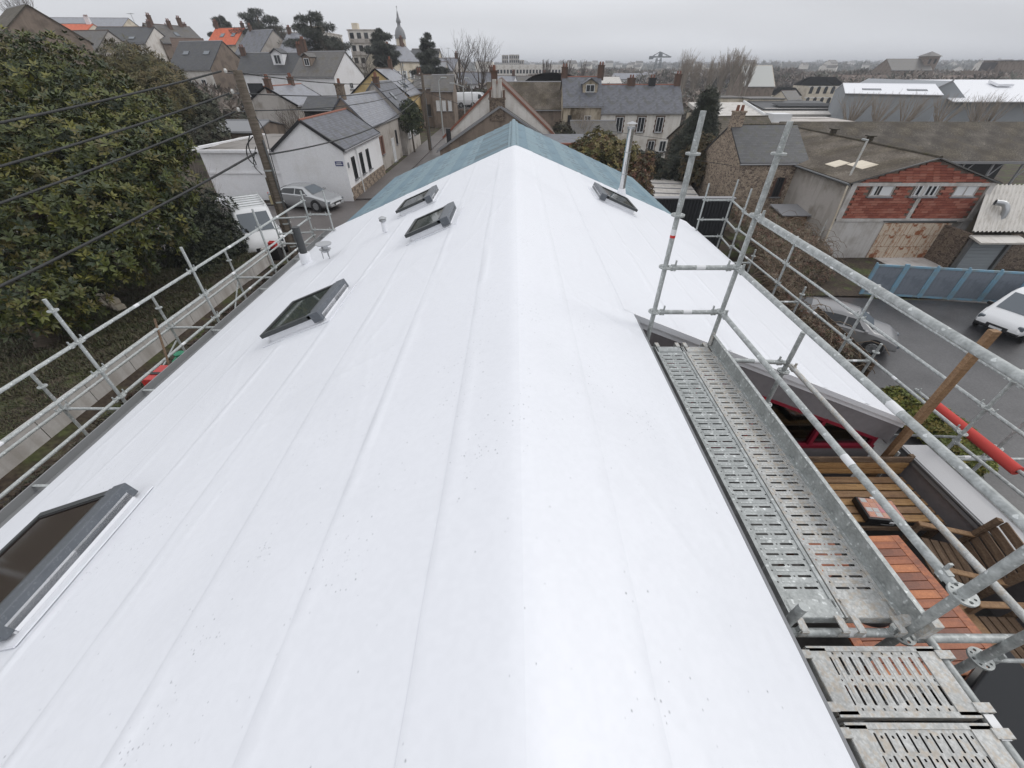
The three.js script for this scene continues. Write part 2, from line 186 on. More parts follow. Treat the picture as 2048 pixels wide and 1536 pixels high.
// timber and insulation deck below the membrane (closed slabs), with white folded edges
const slopePoly = (xa, xb, t) => [[xa, planeY(xa)], [xb, planeY(xb)], [xb, planeY(xb) - t], [xa, planeY(xa) - t]];
const wd = (pts, z0, z1) => ext(pts, z0 - z1).translate(0, 0, z1);        // polygon in x,y run from z1 to z0
part(bld, 'roof_deck', [wd([[-5.6, planeY(-5.6) - .008], [RX - .1, -1.765], [RX + .1, -1.765], [1.37, planeY(1.37) - .008], [1.37, planeY(1.37) - .14], [RX, -1.84], [-5.6, planeY(-5.6) - .14]], 2.6, -4.1), wd([[-5.6, planeY(-5.6) - .008], [RX - .1, -1.765], [RX + .1, -1.765], [5.62, planeY(5.62) - .008], [5.62, planeY(5.62) - .14], [RX, -1.84], [-5.6, planeY(-5.6) - .14]], -4.16, -13.03)], mat.whiteTrim);
part(bld, 'edge_trim', [wd(slopePoly(1.372, 5.665, .075).map(p => [p[0], p[1] + .016]), -4.118, -4.155), bx(.02, .09, 8.9, 5.675, planeY(5.67) - .03, -8.6)], mat.whiteTrim);
part(bld, 'edge_flashing', [bx(.018, .085, 6.75, 1.401, planeY(1.4) - .03, -.78), bx(.05, .012, 6.75, 1.425, planeY(1.4) - .075, -.78)], mat.zinc);
// walls
const wl = (pts, z0, z1, m, name = 'wall') => part(bld, name, wd(pts, z0, z1), m);
wl([[-5.3, -10.3], [1.25, -10.3], [1.25, planeY(1.25) - .15], [0, -1.9], [-5.3, planeY(-5.3) - .15]], 2.4, -4.2, mat.greyWall);
wl([[-5.3, -10.3], [1.4, -10.3], [1.4, planeY(1.4) - .36], [0, -2.1], [-5.3, planeY(-5.3) - .36]], -4.21, -20.9, mat.white2);
wl([[5.32, -10.3], [5.5, -10.3], [5.5, planeY(5.5) - .36], [5.32, planeY(5.32) - .36]], -4.36, -20.9, mat.greyWall);
wl([[1.41, -10.3], [5.31, -10.3], [5.31, planeY(5.31) - .15], [1.41, planeY(1.41) - .15]], -9.2, -9.4, mat.white2);
wl([[1.41, -5.5], [5.31, -5.5], [5.31, -5.2], [1.41, -5.2]], -4.36, -9.19, mat.terrace, 'floor_slab');
wl([[-5.3, -10.3], [5.5, -10.3], [5.5, -4.15], [0, -1.95], [-5.3, -4.1]], -20.91, -21.05, mat.greyR);
{ // gable wall over the terrace: sloping grey band, window opening below
  const top = x => planeY(x) - .062, lo = x => top(x) - .385;
  part(bld, 'gable_band', wd([[1.26, top(1.26)], [5.6, top(5.6)], [5.6, lo(5.6) - .05], [5.52, lo(5.52)], [1.26, lo(1.26)]], -4.17, -4.3), mat.greyWall);
  part(bld, 'sill_wall', bx(4.1, .72, .2, 3.4, -4.86, -4.26), mat.greyWall);
  const fr = part(bld, 'window_band', [wd([[1.42, lo(1.42)], [5.4, lo(5.4)], [5.4, lo(5.4) - .05], [1.42, lo(1.42) - .05]], -4.16, -4.24), bx(4, .06, .1, 3.42, -4.47, -4.2)], mat.redFrame);
  for (const x of [1.45, 2.45, 3.45, 4.45, 5.37]) part(fr, 'mullion', bx(.055, lo(x) + 4.44, .08, x, (lo(x) - 4.44) / 2, -4.2), x === 3.45 ? mat.red : mat.redFrame);
  for (let i = 0; i < 4; i++) { const a = [1.45, 2.45, 3.45, 4.45][i], b = a + .97; part(fr, 'pane', wd([[a, -4.45], [b, -4.45], [b, lo(b) - .04], [a, lo(a) - .04]], -4.205, -4.211), new THREE.MeshPhysicalMaterial({ color: 0xcfd6d4, roughness: .02, transmission: 1, thickness: 0, ior: 1.45 })); }
  const t = thing('cafe_table', 'pale table standing inside behind the red framed window', 'table', [3.2, -5.2, -5.6]); part(t, 'tabletop', bx(1.4, .04, .7, 0, .73, 0), mat.sticker); for (const [x, z] of [[-.6, -.28], [.6, -.28], [-.6, .28], [.6, .28]]) part(t, 'leg', bx(.05, .71, .05, x, .355, z), mat.steel);
}
// gutter along the street eave
part(bld, 'gutter', [wd([[-5.66, -4.02], [-5.645, -4.02], [-5.645, -4.1], [-5.875, -4.1], [-5.875, -3.99], [-5.89, -3.99], [-5.89, -4.115], [-5.66, -4.115]], 2.6, -13.0), wd([[-5.615, planeY(-5.61) - .1], [-5.605, planeY(-5.6) - .1], [-5.605, -4.3], [-5.615, -4.3]], 2.6, -13)], M([.24, .245, .25], .45));
seed(12); for (let i = 0; i < 7; i++) part(bld, 'gutter_bracket', bx(.22, .006, .035, -5.765, -4.008, -1.2 - i * 1.85), mat.galv);
// blue far roof: lapped courses running along the ridge
for (const s of [-1, 1]) { const n = 14, w = 6.02 / n; for (let i = 0; i < n; i++) { const zE = s < 0 ? 0 : .5; const g = bx(w + .05, .022, 8.05 - zE * .6, (w + .05) / 2, 0, 0); g.rotateZ(-.382 + .035); const x = i * w * Math.cos(.382); g.translate(x + .02, -1.86 - x * SL + .004, -17.1 - zE * .3); if (s < 0) g.scale(-1, 1, 1), g.index || flip(g); part(bld, 'blue_roof_course', g, s < 0 && i < 3 ? mat.blueStain : mat.blueRoof[(i * 7 + (s > 0 ? 1 : 0)) % 3]); } }
function flip(g) { for (const a of Object.values(g.attributes)) { const n = a.itemSize, r = a.array; for (let i = 0; i < a.count; i += 3) for (let k = 0; k < n; k++) { const t = r[(i + 1) * n + k]; r[(i + 1) * n + k] = r[(i + 2) * n + k]; r[(i + 2) * n + k] = t; } } return g; }
{ const g = new THREE.CylinderGeometry(.11, .11, 8.05, 12, 1, false, Math.PI * .5, Math.PI).rotateZ(0).rotateX(Math.PI / 2); g.rotateZ(Math.PI / 2 * 0); part(bld, 'ridge_cap', [uvm(new THREE.CylinderGeometry(.1, .1, 8.05, 14).rotateX(Math.PI / 2)).translate(0, -1.86, -17.12), bx(.16, .01, 8.05, .1, -1.845, -17.12, 0, 0, -.38), bx(.16, .01, 8.05, -.1, -1.845, -17.12, 0, 0, .38)], mat.blueRoof[2]); }
part(bld, 'blue_roof_deck', wd([[-5.6, -4.16], [0, -1.91], [5.6, -4.16], [5.6, -4.3], [0, -2.07], [-5.6, -4.3]], -13.1, -21.08), mat.zinc);

// roof windows on white upstands
function skylight(x0, x1, z0, z1, brown, open = 0) {         // x0 ridge side, x1 eave side (|x| grows)
  const s = Math.sign(x0), L = Math.abs(x1 - x0) / Math.cos(.382), Wd = z0 - z1, g = new THREE.Group(); g.name = 'skylight'; bld.add(g);
  g.position.set(x0, planeY(x0), (z0 + z1) / 2); g.rotation.set(0, s > 0 ? 0 : Math.PI, 0); const q = new THREE.Group(); g.rotation.order = 'YXZ'; g.rotation.z = -.382;
  part(g, 'upstand', [bx(L - .08, .16, .05, L / 2, .04, Wd / 2 - .06), bx(L - .08, .16, .05, L / 2, .04, -Wd / 2 + .06), bx(.05, .16, Wd - .1, L - .05, .04, 0), bx(.05, .16, Wd - .1, .05, .04, 0)], mat.whiteTrim);
  part(g, 'welded_skirt', [bx(L + .14, .01, .1, L / 2, .018, Wd / 2 + .01), bx(L + .14, .01, .1, L / 2, .018, -Wd / 2 - .01), bx(.1, .01, Wd + .1, -.03, .021, 0), bx(.1, .01, Wd + .1, L + .02, .021, 0)], mat.membrane);
  const f = part(g, 'frame', [bx(L - .1, .055, .06, L / 2 + .08, .142, Wd / 2 - .03), bx(L - .1, .055, .06, L / 2 + .08, .142, -Wd / 2 + .03), bx(.06, .055, Wd - .12, L + .0, .142, 0)], mat.skyFrame);
  part(g, 'gasket', [bx(L - .2, .008, .015, L / 2 + .05, .162, Wd / 2 - .075), bx(L - .2, .008, .015, L / 2 + .05, .162, -Wd / 2 + .075), bx(.015, .008, Wd - .16, L - .04, .162, 0)], mat.rubber); part(g, 'pane', bx(L - .1, .012, Wd - .11, L / 2 + .05, .15, 0), brown ? mat.glassBrown : mat.glassSky);
  part(g, 'hood', [rbx(.15, .14, Wd + .03, .01, .1, .115, 0), bx(.05, .05, .07, .2, .152, -Wd / 2 + .035), bx(.05, .05, .07, .2, .152, Wd / 2 - .035)], mat.hood);
  part(g, 'hinge_strip', bx(.03, .02, Wd - .2, .19, .172, 0), mat.skyFrame);
  return g;
}
skylight(-3.38, -4.46, -1.05, -2.24, true); skylight(-2.56, -3.5, -4.85, -5.92); skylight(-1.04, -1.82, -7.1, -8.05); skylight(-1.84, -2.7, -9.92, -10.95); skylight(2.02, 2.95, -10.3, -11.45);
{ // steel flue, vents
  const f = new THREE.Group(); f.name = 'flue'; f.position.set(3.2, planeY(3.2), -12.85); bld.add(f);
  part(f, 'pipe', cyl(.085, .085, 1.62, 0, .05, 0, 24), mat.chrome); part(f, 'base_collar', [cyl(.15, .1, .2, 0, -.02, 0, 24)], mat.whiteTrim); for (const y of [.55, 1.1]) part(f, 'joint_band', cyl(.09, .09, .03, 0, y, 0, 24), mat.steel);
  part(f, 'cowl', [cyl(.11, .11, .05, 0, 1.67, 0, 24), cyl(.15, .02, .05, 0, 1.79, 0, 24), ...[0, 1, 2].map(i => rod([.09 * Math.cos(i * 2.1), 1.7, .09 * Math.sin(i * 2.1)], [.09 * Math.cos(i * 2.1), 1.8, .09 * Math.sin(i * 2.1)], .006, 5))], mat.steel);
  const v = new THREE.Group(); v.name = 'roof_vent'; v.position.set(-2.82, planeY(2.82), -8.95); bld.add(v); part(v, 'pipe', cyl(.05, .05, .2, 0, 0, 0, 20), mat.whiteTrim); part(v, 'cap', [cyl(.075, .075, .04, 0, .22, 0, 20), cyl(.09, .02, .04, 0, .28, 0, 20), cyl(.04, .04, .08, 0, .19, 0)], mat.steel);
  const w = new THREE.Group(); w.name = 'roof_vent'; w.position.set(-4.2, planeY(4.2), -8.85); bld.add(w); for (const [bx_, bz_] of [[-.07, .05], [.07, .05], [0, -.07]]) part(w, 'bracket', rod([bx_, 0, bz_], [bx_, .16, bz_], .009, 6), mat.steel); part(w, 'cowl', [cyl(.07, .13, .06, 0, .14, 0, 24), cyl(.07, .07, .1, 0, .18, 0, 24), cyl(.16, .17, .025, 0, .3, 0, 24)], mat.steel);
  const p = new THREE.Group(); p.name = 'vent_pipe'; p.position.set(-5.05, planeY(5.05), -9.5); bld.add(p); part(p, 'base_collar', cyl(.13, .12, .24, 0, -.02, 0, 20), mat.whiteTrim); part(p, 'pipe', cyl(.085, .085, .62, 0, .2, 0, 20), M([.045, .048, .05], .5)); 
}
// terrace slab and parapet belong to the building
part(bld, 'terrace_floor', bx(4.72, .25, 6.6, 3.62, -5.33, -.88), mat.terrace); part(bld, 'terrace_wall', bx(.16, 5.0, 6.5, 5.92, -7.8 + .1, -.88), mat.greyWall);
part(bld, 'parapet', bx(.16, .72, 6.4, 5.92, -4.84, -.9), mat.greyWall); part(bld, 'coping', [bx(.42, .04, 6.5, 6.0, -4.45, -.9), bx(.02, .07, 6.5, 5.8, -4.49, -.9)], mat.zinc); part(bld, 'coping_cap', bx(.36, .006, 6.5, 6.0, -4.425, -.9), M([.42, .42, .43], .5));

// ---------------------------------------------------------------- scaffolding
const rosGeo = (() => { const s = new THREE.Shape(); s.absarc(0, 0, .062, 0, Math.PI * 2, false); for (let i = 0; i < 8; i++) { const a = i * Math.PI / 4, h = new THREE.Path(), r = i % 2 ? .0095 : .012; h.absellipse(.044 * Math.cos(a), .044 * Math.sin(a), r * .8, r * .7, 0, Math.PI * 2, true); s.holes.push(h); } return new THREE.ExtrudeGeometry(s, { depth: .014, bevelEnabled: false, curveSegments: 14 }).rotateX(-Math.PI / 2); })();
const headGeo = merge([bx(.05, .06, .03, .055, 0, 0), bx(.012, .11, .02, .07, .02, 0)]);
function standard(P, x, z, y0, y1, ros, m = mat.galv, sock) { const s = part(P, 'standard', [rod([x, y0, z], [x, y1, z], .0242, 14), ...(sock ? [rod([x, sock, z], [x, sock + .2, z], .027, 14)] : [])], m); for (const y of ros) { const r = part(s, 'rosette', rosGeo, m); r.position.set(x, y, z); } return s; }
function ledger(P, a, b, name = 'ledger', m = mat.galv, st = .5, r = .0242) { const L = part(P, name, rod(a, b, r, 12), m); const A = V(...a), B = V(...b), d = B.clone().sub(A), len = d.length(); d.normalize(); const ang = Math.atan2(-d.z, d.x); for (const [p, t] of [[A, ang], [B, ang + Math.PI]]) { const h = part(L, 'wedge_head', headGeo, m); h.position.copy(p); h.rotation.y = t; } if (st && hsh(Math.round(a[2] * 10), Math.round(a[1] * 10)) < .55) { const q = A.clone().addScaledVector(d, len * st), e = q.clone().addScaledVector(d, .09); part(L, 'sticker', rod(q.toArray(), e.toArray(), r + .0012, 12), mat.sticker); } return L; }
// steel deck: perforated pan with side rails and hooks; length along local X, width .32
function deck(P, name, L, p, ry, rows, m, hooks = true) {
  const g = new THREE.Group(); g.name = name; g.position.set(...p); g.rotation.y = ry; P.add(g);
  const s = new THREE.Shape([[-L / 2, -.15], [L / 2, -.15], [L / 2, .15], [-L / 2, .15]].map(q => new THREE.Vector2(...q)));
  const slot = (x, y, w, h) => { const k = new THREE.Path(), r = Math.min(w, h) / 2; k.setFromPoints([[-w / 2 + r * .4, -h / 2], [-w / 2, -h / 2 + r * .4], [-w / 2, h / 2 - r * .4], [-w / 2 + r * .4, h / 2], [w / 2 - r * .4, h / 2], [w / 2, h / 2 - r * .4], [w / 2, -h / 2 + r * .4], [w / 2 - r * .4, -h / 2]].map(q => new THREE.Vector2(x + q[0], y + q[1]))); s.holes.push(k); };
  const pt = L < 1 ? .054 : .072, n = Math.floor((L - (L < 1 ? .12 : .2)) / pt), x0 = -(n - 1) * pt / 2, ribs = [];
  for (let i = 0; i < n; i++) { const x = x0 + i * pt; if (rows === 2) { slot(x, -.064, .015, .084); slot(x, .064, .015, .084); slot(x + .0, 0, .01, .011); if (i < n - 1) { slot(x + pt / 2, .122, .01, .011); slot(x + pt / 2, -.122, .01, .011); ribs.push(bx(.014, .003, .19, x + pt / 2, .0025, 0)); } } else for (let k = -1; k < 2; k++) { const o = k * .018; slot(x + o, k * .082, .011, .072); if (i < n - 1) slot(x + pt / 2 + o, k * .082 + .02, .011, .012); } }
  part(g, 'pan', uvm(new THREE.ExtrudeGeometry(s, { depth: .002, bevelEnabled: false })).rotateX(-Math.PI / 2), m); if (ribs.length) part(g, 'ribs', ribs, m);
  part(g, 'side_rail', [bx(L, .06, .004, 0, -.03, .152), bx(L, .008, .024, 0, .005, .143), bx(L, .004, .03, 0, -.06, .138)], m); part(g, 'side_rail', [bx(L, .06, .004, 0, -.03, -.152), bx(L, .008, .024, 0, .005, -.143), bx(L, .004, .03, 0, -.06, -.138)], m);
  for (const e of [-1, 1]) { part(g, 'end_plate', [bx(.1, .006, .29, e * (L / 2 - .05), .006, 0), bx(.005, .07, .29, e * (L / 2), -.03, 0)], m); if (hooks) for (const w of [-.115, .115]) part(g, 'hook', [bx(.085, .009, .04, e * (L / 2 + .035), .012, w), bx(.009, .06, .04, e * (L / 2 + .078), -.018, w)], mat.galvD); }
  return g;
}
const scR = thing('terrace_scaffold', 'galvanised scaffold tower with perforated decks beside the roof notch', 'scaffolding', [0, 0, 0]);
const zF = -3.9, zN = -.93, xA = 1.53, xB = 2.26;
standard(scR, xA, zF, -5.2, -.7, [-2.58, -2.08, -1.58, -1.08, -.58].filter(y => y < -.65).concat([-.58 - .0]), mat.galv, -1.5);
scR.children[0].geometry = merge([rod([xA, -5.2, zF], [xA, -.27, zF], .0242, 14), rod([xA, -1.0, zF], [xA, -.42, zF], .0265, 14)]);
part(scR.children[0], 'red_band', rod([xA, -1.28, zF], [xA, -1.255, zF], .0256, 14), mat.red); part(scR.children[0], 'sticker', rod([xA, -1.255, zF], [xA, -1.2, zF], .0256, 14), mat.sticker);
{ const s = standard(scR, xB, zF, -5.2, -.34, [-2.58, -2.08, -1.58, -1.08, -.58]); s.geometry = merge([rod([xB, -5.2, zF], [xB, -.34, zF], .0242, 14), rod([xB, -1.05, zF], [xB, -.5, zF], .0265, 14)]); }
standard(scR, xA, zN, -5.2, -2.22, [-2.62]); standard(scR, xB, zN, -5.2, .4, [-2.58, -2.08, -1.58, -1.08]); 
const xC = 2.99; standard(scR, xC - .02, zF + .35, -5.2, -2.12, [-2.62, -3.1]);
for (const y of [-1.58, -2.08]) ledger(scR, [xA + .03, y, zF], [xB - .03, y, zF], 'ledger', mat.galv, .42);
ledger(scR, [xA + .03, -2.56, zF], [xB - .03, -2.56, zF], 'ledger', mat.galv, 0); ledger(scR, [xA + .03, -2.56, zN], [xB - .03, -2.56, zN], 'ledger', mat.galv, .55);
ledger(scR, [xB + .03, -2.5, zF + .3], [xC - .05, -2.5, zF + .35], 'ledger', mat.galv, .5);
ledger(scR, [xB, -1.08, zF + .03], [xB, -1.08, .4], 'guardrail', mat.galv, 0, .0245); ledger(scR, [xB, -1.58, zF + .03], [xB, -1.58, .4], 'guardrail', mat.galv, .48, .0245); ledger(scR, [xB, -2.08, zF + .03], [xB, -2.08, zN - .05], 'guardrail', mat.galv, .7, .0245);
ledger(scR, [xC - .02, -2.5, zF + .4], [xC - .02, -2.5, .4], 'guardrail', mat.galvD, 0, .024);
ledger(scR, [xB + .03, -2.58, zN + .02], [3.4, -2.58, zN + .02], 'ledger', mat.galv, 0);
{ const s = standard(scR, 2.8, -.87, -5.2, -2.2, []); const r = part(s, 'rosette', rosGeo, mat.galv); r.position.set(2.8, -2.78, -.87); ledger(scR, [2.84, -2.8, -.87], [4.2, -2.86, -.87], 'ledger', mat.galv, 0, .012); }
{ const a = deck(scR, 'steel_deck', 2.86, [1.765, -2.5, (zF + zN) / 2], Math.PI / 2, 2, mat.galv), b = deck(scR, 'steel_deck', 2.86, [2.085, -2.5, (zF + zN) / 2], Math.PI / 2, 2, mat.galvD); a.userData.label = 'clean steel deck next to the roof edge'; b.userData.label = 'dirty beige steel deck'; }
deck(scR, 'steel_deck', .7, [1.97, -2.52, -.69], 0, 2, mat.galvD); deck(scR, 'steel_deck', .7, [1.97, -2.52, -.36], 0, 3, mat.galvD); deck(scR, 'steel_deck', .7, [1.97, -2.52, -.02], 0, 3, mat.galvD);
part(scR, 'deck_bearer', [bx(.035, .05, 1.3, 1.58, -2.555, -.25), bx(.02, .02, 1.3, 1.555, -2.53, -.25)], mat.galv); part(scR, 'deck_bearer', rod([2.36, -2.54, -.9], [2.36, -2.54, .4], .022, 12), mat.galv); part(scR, 'sticker', bx(.048, .002, .1, 2.36, -2.517, -.5), mat.sticker);
part(scR, 'toe_board', [bx(.006, .15, 2.96, 2.262, -2.42, (zF + zN) / 2), bx(.03, .008, 2.96, 2.25, -2.345, (zF + zN) / 2), bx(.03, .008, 2.96, 2.25, -2.49, (zF + zN) / 2)], mat.galv);
part(scR, 'toe_board_clip', [bx(.05, .16, .06, 2.29, -2.43, zN + .02), bx(.08, .05, .05, 2.25, -2.47, zN - .03), bx(.012, .16, .06, 2.245, -2.4, zF + .02)], mat.galvD);

const scS = thing('street_scaffold', 'galvanised guardrail scaffold along the gutter above the garden', 'scaffolding', [0, 0, 0]);
const zb = [-2.21, -4.78, -7.35, -9.92, -12.49], xi = -6.15, xo = -7.24;
zb.forEach((z, i) => { const top = i === 1 ? -2.38 : i === 0 ? -2.4 : i === 4 ? -2.78 : -2.6; standard(scS, xi, z, -7.1, top, [-2.55, -3.05, -3.55, -4.05].filter(y => y < top - .05)); standard(scS, xo, z, -7.1, -3.6, [-3.85, -4.3, -5.0]); ledger(scS, [xi - .03, -4.3, z], [xo + .03, -4.3, z], 'ledger', mat.galv, 0); });
for (let i = 0; i < 4; i++) { const a = zb[i] - .03, b = zb[i + 1] + .03; for (const y of [-3.05, -3.55, -4.05]) ledger(scS, [xi - .02, y, a], [xi - .02, y, b], 'guardrail', mat.galv, .3 + .3 * hsh(i, y * 20)); ledger(scS, [xo, -4.3, a], [xo, -4.3, b], 'ledger', mat.galv, .4); }
part(scS, 'brace', rod([xi - .05, -3.4, -6.1], [xi + .15, -4.25, -5.6], .018, 8), mat.timberOld); part(scS, 'brace', rod([xo, -6.9, -7.3], [xo, -4.4, -9.9], .018, 8), mat.galv); part(scS, 'brace', rod([xo, -6.6, -2.2], [xo, -4.6, -7.3], .016, 8), mat.galv);
{ const z = -12.49, x2 = -5.5; standard(scS, x2, z, -3.9, -2.76, [-3.43, -3.88]); ledger(scS, [xi + .03, -3.43, z], [x2 - .03, -3.43, z]); ledger(scS, [xi + .03, -3.88, z], [x2 - .03, -3.88, z]); for (const y of [-3.05, -3.5]) ledger(scS, [xo, y - .5, z], [xi, y - .45, z], 'guardrail', mat.galv, 0); }
for (let i = 0; i < 2; i++) part(scS, 'steel_plank', bx(.3, .05, 9, -6.4 - i * .34, -5.03, -7.4), mat.galvD);
const sc3 = thing('yard_scaffold', 'galvanised guardrail scaffold along the eave above the parking lot', 'scaffolding', [0, 0, 0]);
{ const xr = 6.42, xq = 7.15, zs = [-1.5, -4.07, -6.6, -9.17, -11.74]; zs.forEach((z, i) => { standard(sc3, xr, z, -9.9, i === 4 ? -2.55 : -2.98, [-3.15, -3.62, -4.1]); standard(sc3, xq, z, -9.9, i < 2 ? -3.0 : -4.2, i < 2 ? [-3.15, -4.4] : [-4.4]); ledger(sc3, [xr + .03, -4.6, z], [xq - .03, -4.6, z], 'ledger', mat.galv, .5); });
  for (let i = 0; i < 4; i++) for (const y of [-3.15, -3.62, -4.1]) { if (i === 0 && y === -4.1) continue; ledger(sc3, [xr, y, zs[i] - .03], [xr, y, zs[i + 1] + .03], 'guardrail', mat.galv, .35 + .3 * hsh(i, y * 30)); }
  standard(sc3, 5.62, -12.6, -4.0, -2.6, [-3.05, -3.6]); standard(sc3, 6.42, -12.6, -9.9, -2.5, [-3.05, -3.6, -4.1]); for (const y of [-3.05, -3.6, -4.1]) { ledger(sc3, [5.65, y, -12.6], [6.39, y, -12.6], 'ledger', mat.galv, 0); ledger(sc3, [6.42, y, -12.57], [6.42, y - .08, -11.77], 'guardrail', mat.galv, 0); }
  ledger(sc3, [6.45, -4.62, -4.05], [8.2, -4.62, -4.05]); ledger(sc3, [7.1, -3.7, -2.9], [8.6, -3.7, -2.9]); ledger(sc3, [xr, -4.25, -4.1], [xr, -4.2, -2.4], 'guardrail', mat.galv, 0, .022);
  part(sc3, 'brace', rod([7.15, -7, -4.1], [7.15, -3.2, -1.5], .02, 8), mat.galv); part(sc3, 'brace', rod([6.42, -6.6, -6.6], [6.42, -4.2, -4.1], .02, 8), mat.galv); part(sc3, 'brace', rod([7.9, -8, -4.6], [7.9, -3, -2.6], .02, 8), mat.galv);
  ledger(sc3, [6.7, -4.2, -5.2], [6.7, -4.17, -1.2], 'guardrail', mat.galv, 0, .024); part(sc3, 'thin_rail', rod([6.25, -4.3, -4.0], [6.25, -4.35, -1.2], .008, 8), mat.galv);
}
{ const p = thing('timber_post', 'weathered square timber post standing at the corner of the grey gable', 'post', [5.5, -5.2, -3.98]); part(p, 'shaft', rbx(.1, 2.85, .075, .006, 0, 1.425, 0), mat.timber); part(p, 'metal_foot', bx(.02, .9, .06, .07, .4, .03), mat.galv);
  const f = thing('red_sleeve', 'red foam sleeve wrapped round a scaffold rail by the timber post', 'sleeve', [6.7, -4.2, -4.87]); const g = new THREE.LatheGeometry([[.028, 0], [.072, 0], [.074, .01], [.074, 1.39], [.07, 1.4], [.028, 1.4]].map(q => new THREE.Vector2(...q)), 24); g.rotateX(Math.PI / 2); part(f, 'foam', g, M([.52, .06, .05], .85)); }
// ---------------------------------------------------------------- terrace furniture
{ // slatted bench against the window wall
  const b = thing('garden_bench', 'weathered slatted wooden bench against the red window sill', 'bench', [4.98, -5.2, -3.62]);
  [[.76, mat.timberOld], [.635, mat.timberGold], [.51, mat.timberGold]].forEach(([y, m]) => part(b, 'back_slat', rbx(1.58, .1, .03, .006, 0, y, -.26), m));
  for (let i = 0; i < 6; i++) part(b, 'seat_slat', rbx(1.58, .028, .105, .006, 0, .43, -.15 + i * .128), i % 2 ? mat.timberGold : mat.timber);
  for (const x of [-.78, .78]) { part(b, 'back_post', bx(.06, .82, .05, x, .41, -.29), mat.timberOld); part(b, 'leg', bx(.06, .42, .06, x, .21, .55), mat.timberOld); }
  part(b, 'front_rail', rbx(1.6, .07, .03, .005, 0, .37, .6), mat.timberOld);
  // tool organiser on the seat
  const t = thing('tool_organiser', 'black organiser case with a clear orange lined lid on the bench', 'case', [4.95, -4.755, -3.2], -.12);
  part(t, 'body', rbx(.48, .1, .36, .018, 0, .05, 0), mat.black); const l = part(t, 'lid', rbx(.43, .014, .3, .004, 0, .104, 0), M([.6, .34, .28], .15)); seed(3);
  for (let i = 0; i < 5; i++) for (let j = 0; j < 4; j++) part(l, 'compartment', bx(.072, .004, .062, -.17 + i * .085, .113, -.11 + j * .073), rnd() < .72 ? M([.52, .19 + .1 * rnd(), .14 + .08 * rnd()], .25) : M([.45, .45, .44], .25));
  part(t, 'latch', bx(.06, .03, .01, .06, .06, .183), mat.sticker); part(t, 'latch', bx(.06, .012, .03, -.02, .108, -.165), mat.sticker); part(t, 'handle', rod([-.08, .03, .2], [.08, .03, .2], .012, 8), mat.black);
}
{ const t = thing('garden_table', 'reddish oiled slatted wooden table beside the scaffold', 'table', [4.02, -5.2, -1.96], .03); const Lz = 1.42, Wx = 1.36;
  seed(8); for (let i = 0; i < 14; i++) part(t, 'table_slat', rbx(Wx - .2, .024, .09, .004, 0, .74, -Lz / 2 + .12 + i * .0945), mat.timberRed[Math.floor(rnd() * 3)]);
  for (const s of [-1, 1]) { part(t, 'edge_board', rbx(.1, .026, Lz, .004, s * (Wx / 2 - .05), .741, 0), mat.timberRed[0]); part(t, 'end_board', rbx(Wx - .2, .026, .075, .004, 0, .741, s * (Lz / 2 - .04)), mat.timberRed[2]); for (const q of [-1, 1]) part(t, 'leg', bx(.07, .72, .07, s * (Wx / 2 - .1), .36, q * (Lz / 2 - .1)), mat.timberRed[1]); }
  const lid = thing('kettle_lid', 'round black lid lying on the slatted table', 'lid', [3.72, -4.445, -1.95]); part(lid, 'dome', new THREE.SphereGeometry(.3, 32, 10, 0, 7, 0, 1.3).scale(1, .55, 1).translate(0, -.045, 0), mat.black); part(lid, 'knob', cyl(.02, .025, .05, 0, .115, 0), mat.black);
}
function gardenChair(label, p, ry) { const c = thing('garden_armchair', label, 'chair', p, ry, 'wooden armchairs on the terrace');
  for (let i = 0; i < 5; i++) part(c, 'seat_slat', rbx(.56, .022, .085, .004, 0, .42, -.2 + i * .1), mat.timberOld); for (let i = 0; i < 5; i++) { const g = rbx(.56, .095, .022, .004); g.rotateX(-.22).translate(0, .5 + i * .115, -.29 - i * .027); part(c, 'back_slat', g, mat.timberOld); }
  for (const s of [-1, 1]) { part(c, 'armrest', rbx(.07, .03, .58, .01, s * .31, .64, -.02), mat.timber); part(c, 'leg', bx(.05, .63, .06, s * .31, .315, .24), mat.timberOld); part(c, 'leg', bx(.05, 1.0, .06, s * .31, .5, -.29, 0, -.15), mat.timberOld); } return c; }
gardenChair('weathered slatted armchair nearest the bench by the parapet', [5.35, -5.2, -2.55], -1.85); gardenChair('weathered slatted armchair between table and parapet, farther from the bench', [5.3, -5.2, -1.62], -1.6);
{ const b = thing('slat_bench', 'low backless wooden slat bench drawn up along the table', 'bench', [4.98, -5.2, -1.35], .03); [0, 1, 2].forEach(i => part(b, 'seat_slat', rbx(.1, .03, 1.5, .004, -.16 + i * .13, .44, 0), i === 1 ? mat.timberGold : mat.timber)); for (const z of [-.6, .6]) part(b, 'leg', bx(.36, .42, .06, 0, .21, z), mat.timberOld); }
{ const b = thing('plastic_bin', 'black plastic bin with tilted lid on the terrace beneath the scaffold deck', 'bin', [4.15, -5.2, -.85], .5); part(b, 'body', ext([[-.28, 0], [.28, 0], [.36, .9], [-.36, .9]], .6).translate(0, 0, -.3), mat.black2); const l = rbx(.78, .04, .72, .015); l.rotateX(.45).translate(0, 1.05, -.02); part(b, 'lid', l, mat.black2); part(b, 'rim', [bx(.8, .05, .04, 0, .9, .32), bx(.8, .05, .04, 0, .9, -.32)], mat.black); for (const x of [-.25, .25]) part(b, 'wheel', new THREE.CylinderGeometry(.1, .1, .05, 16).rotateZ(Math.PI / 2).translate(x, .1, -.32), mat.rubber); }
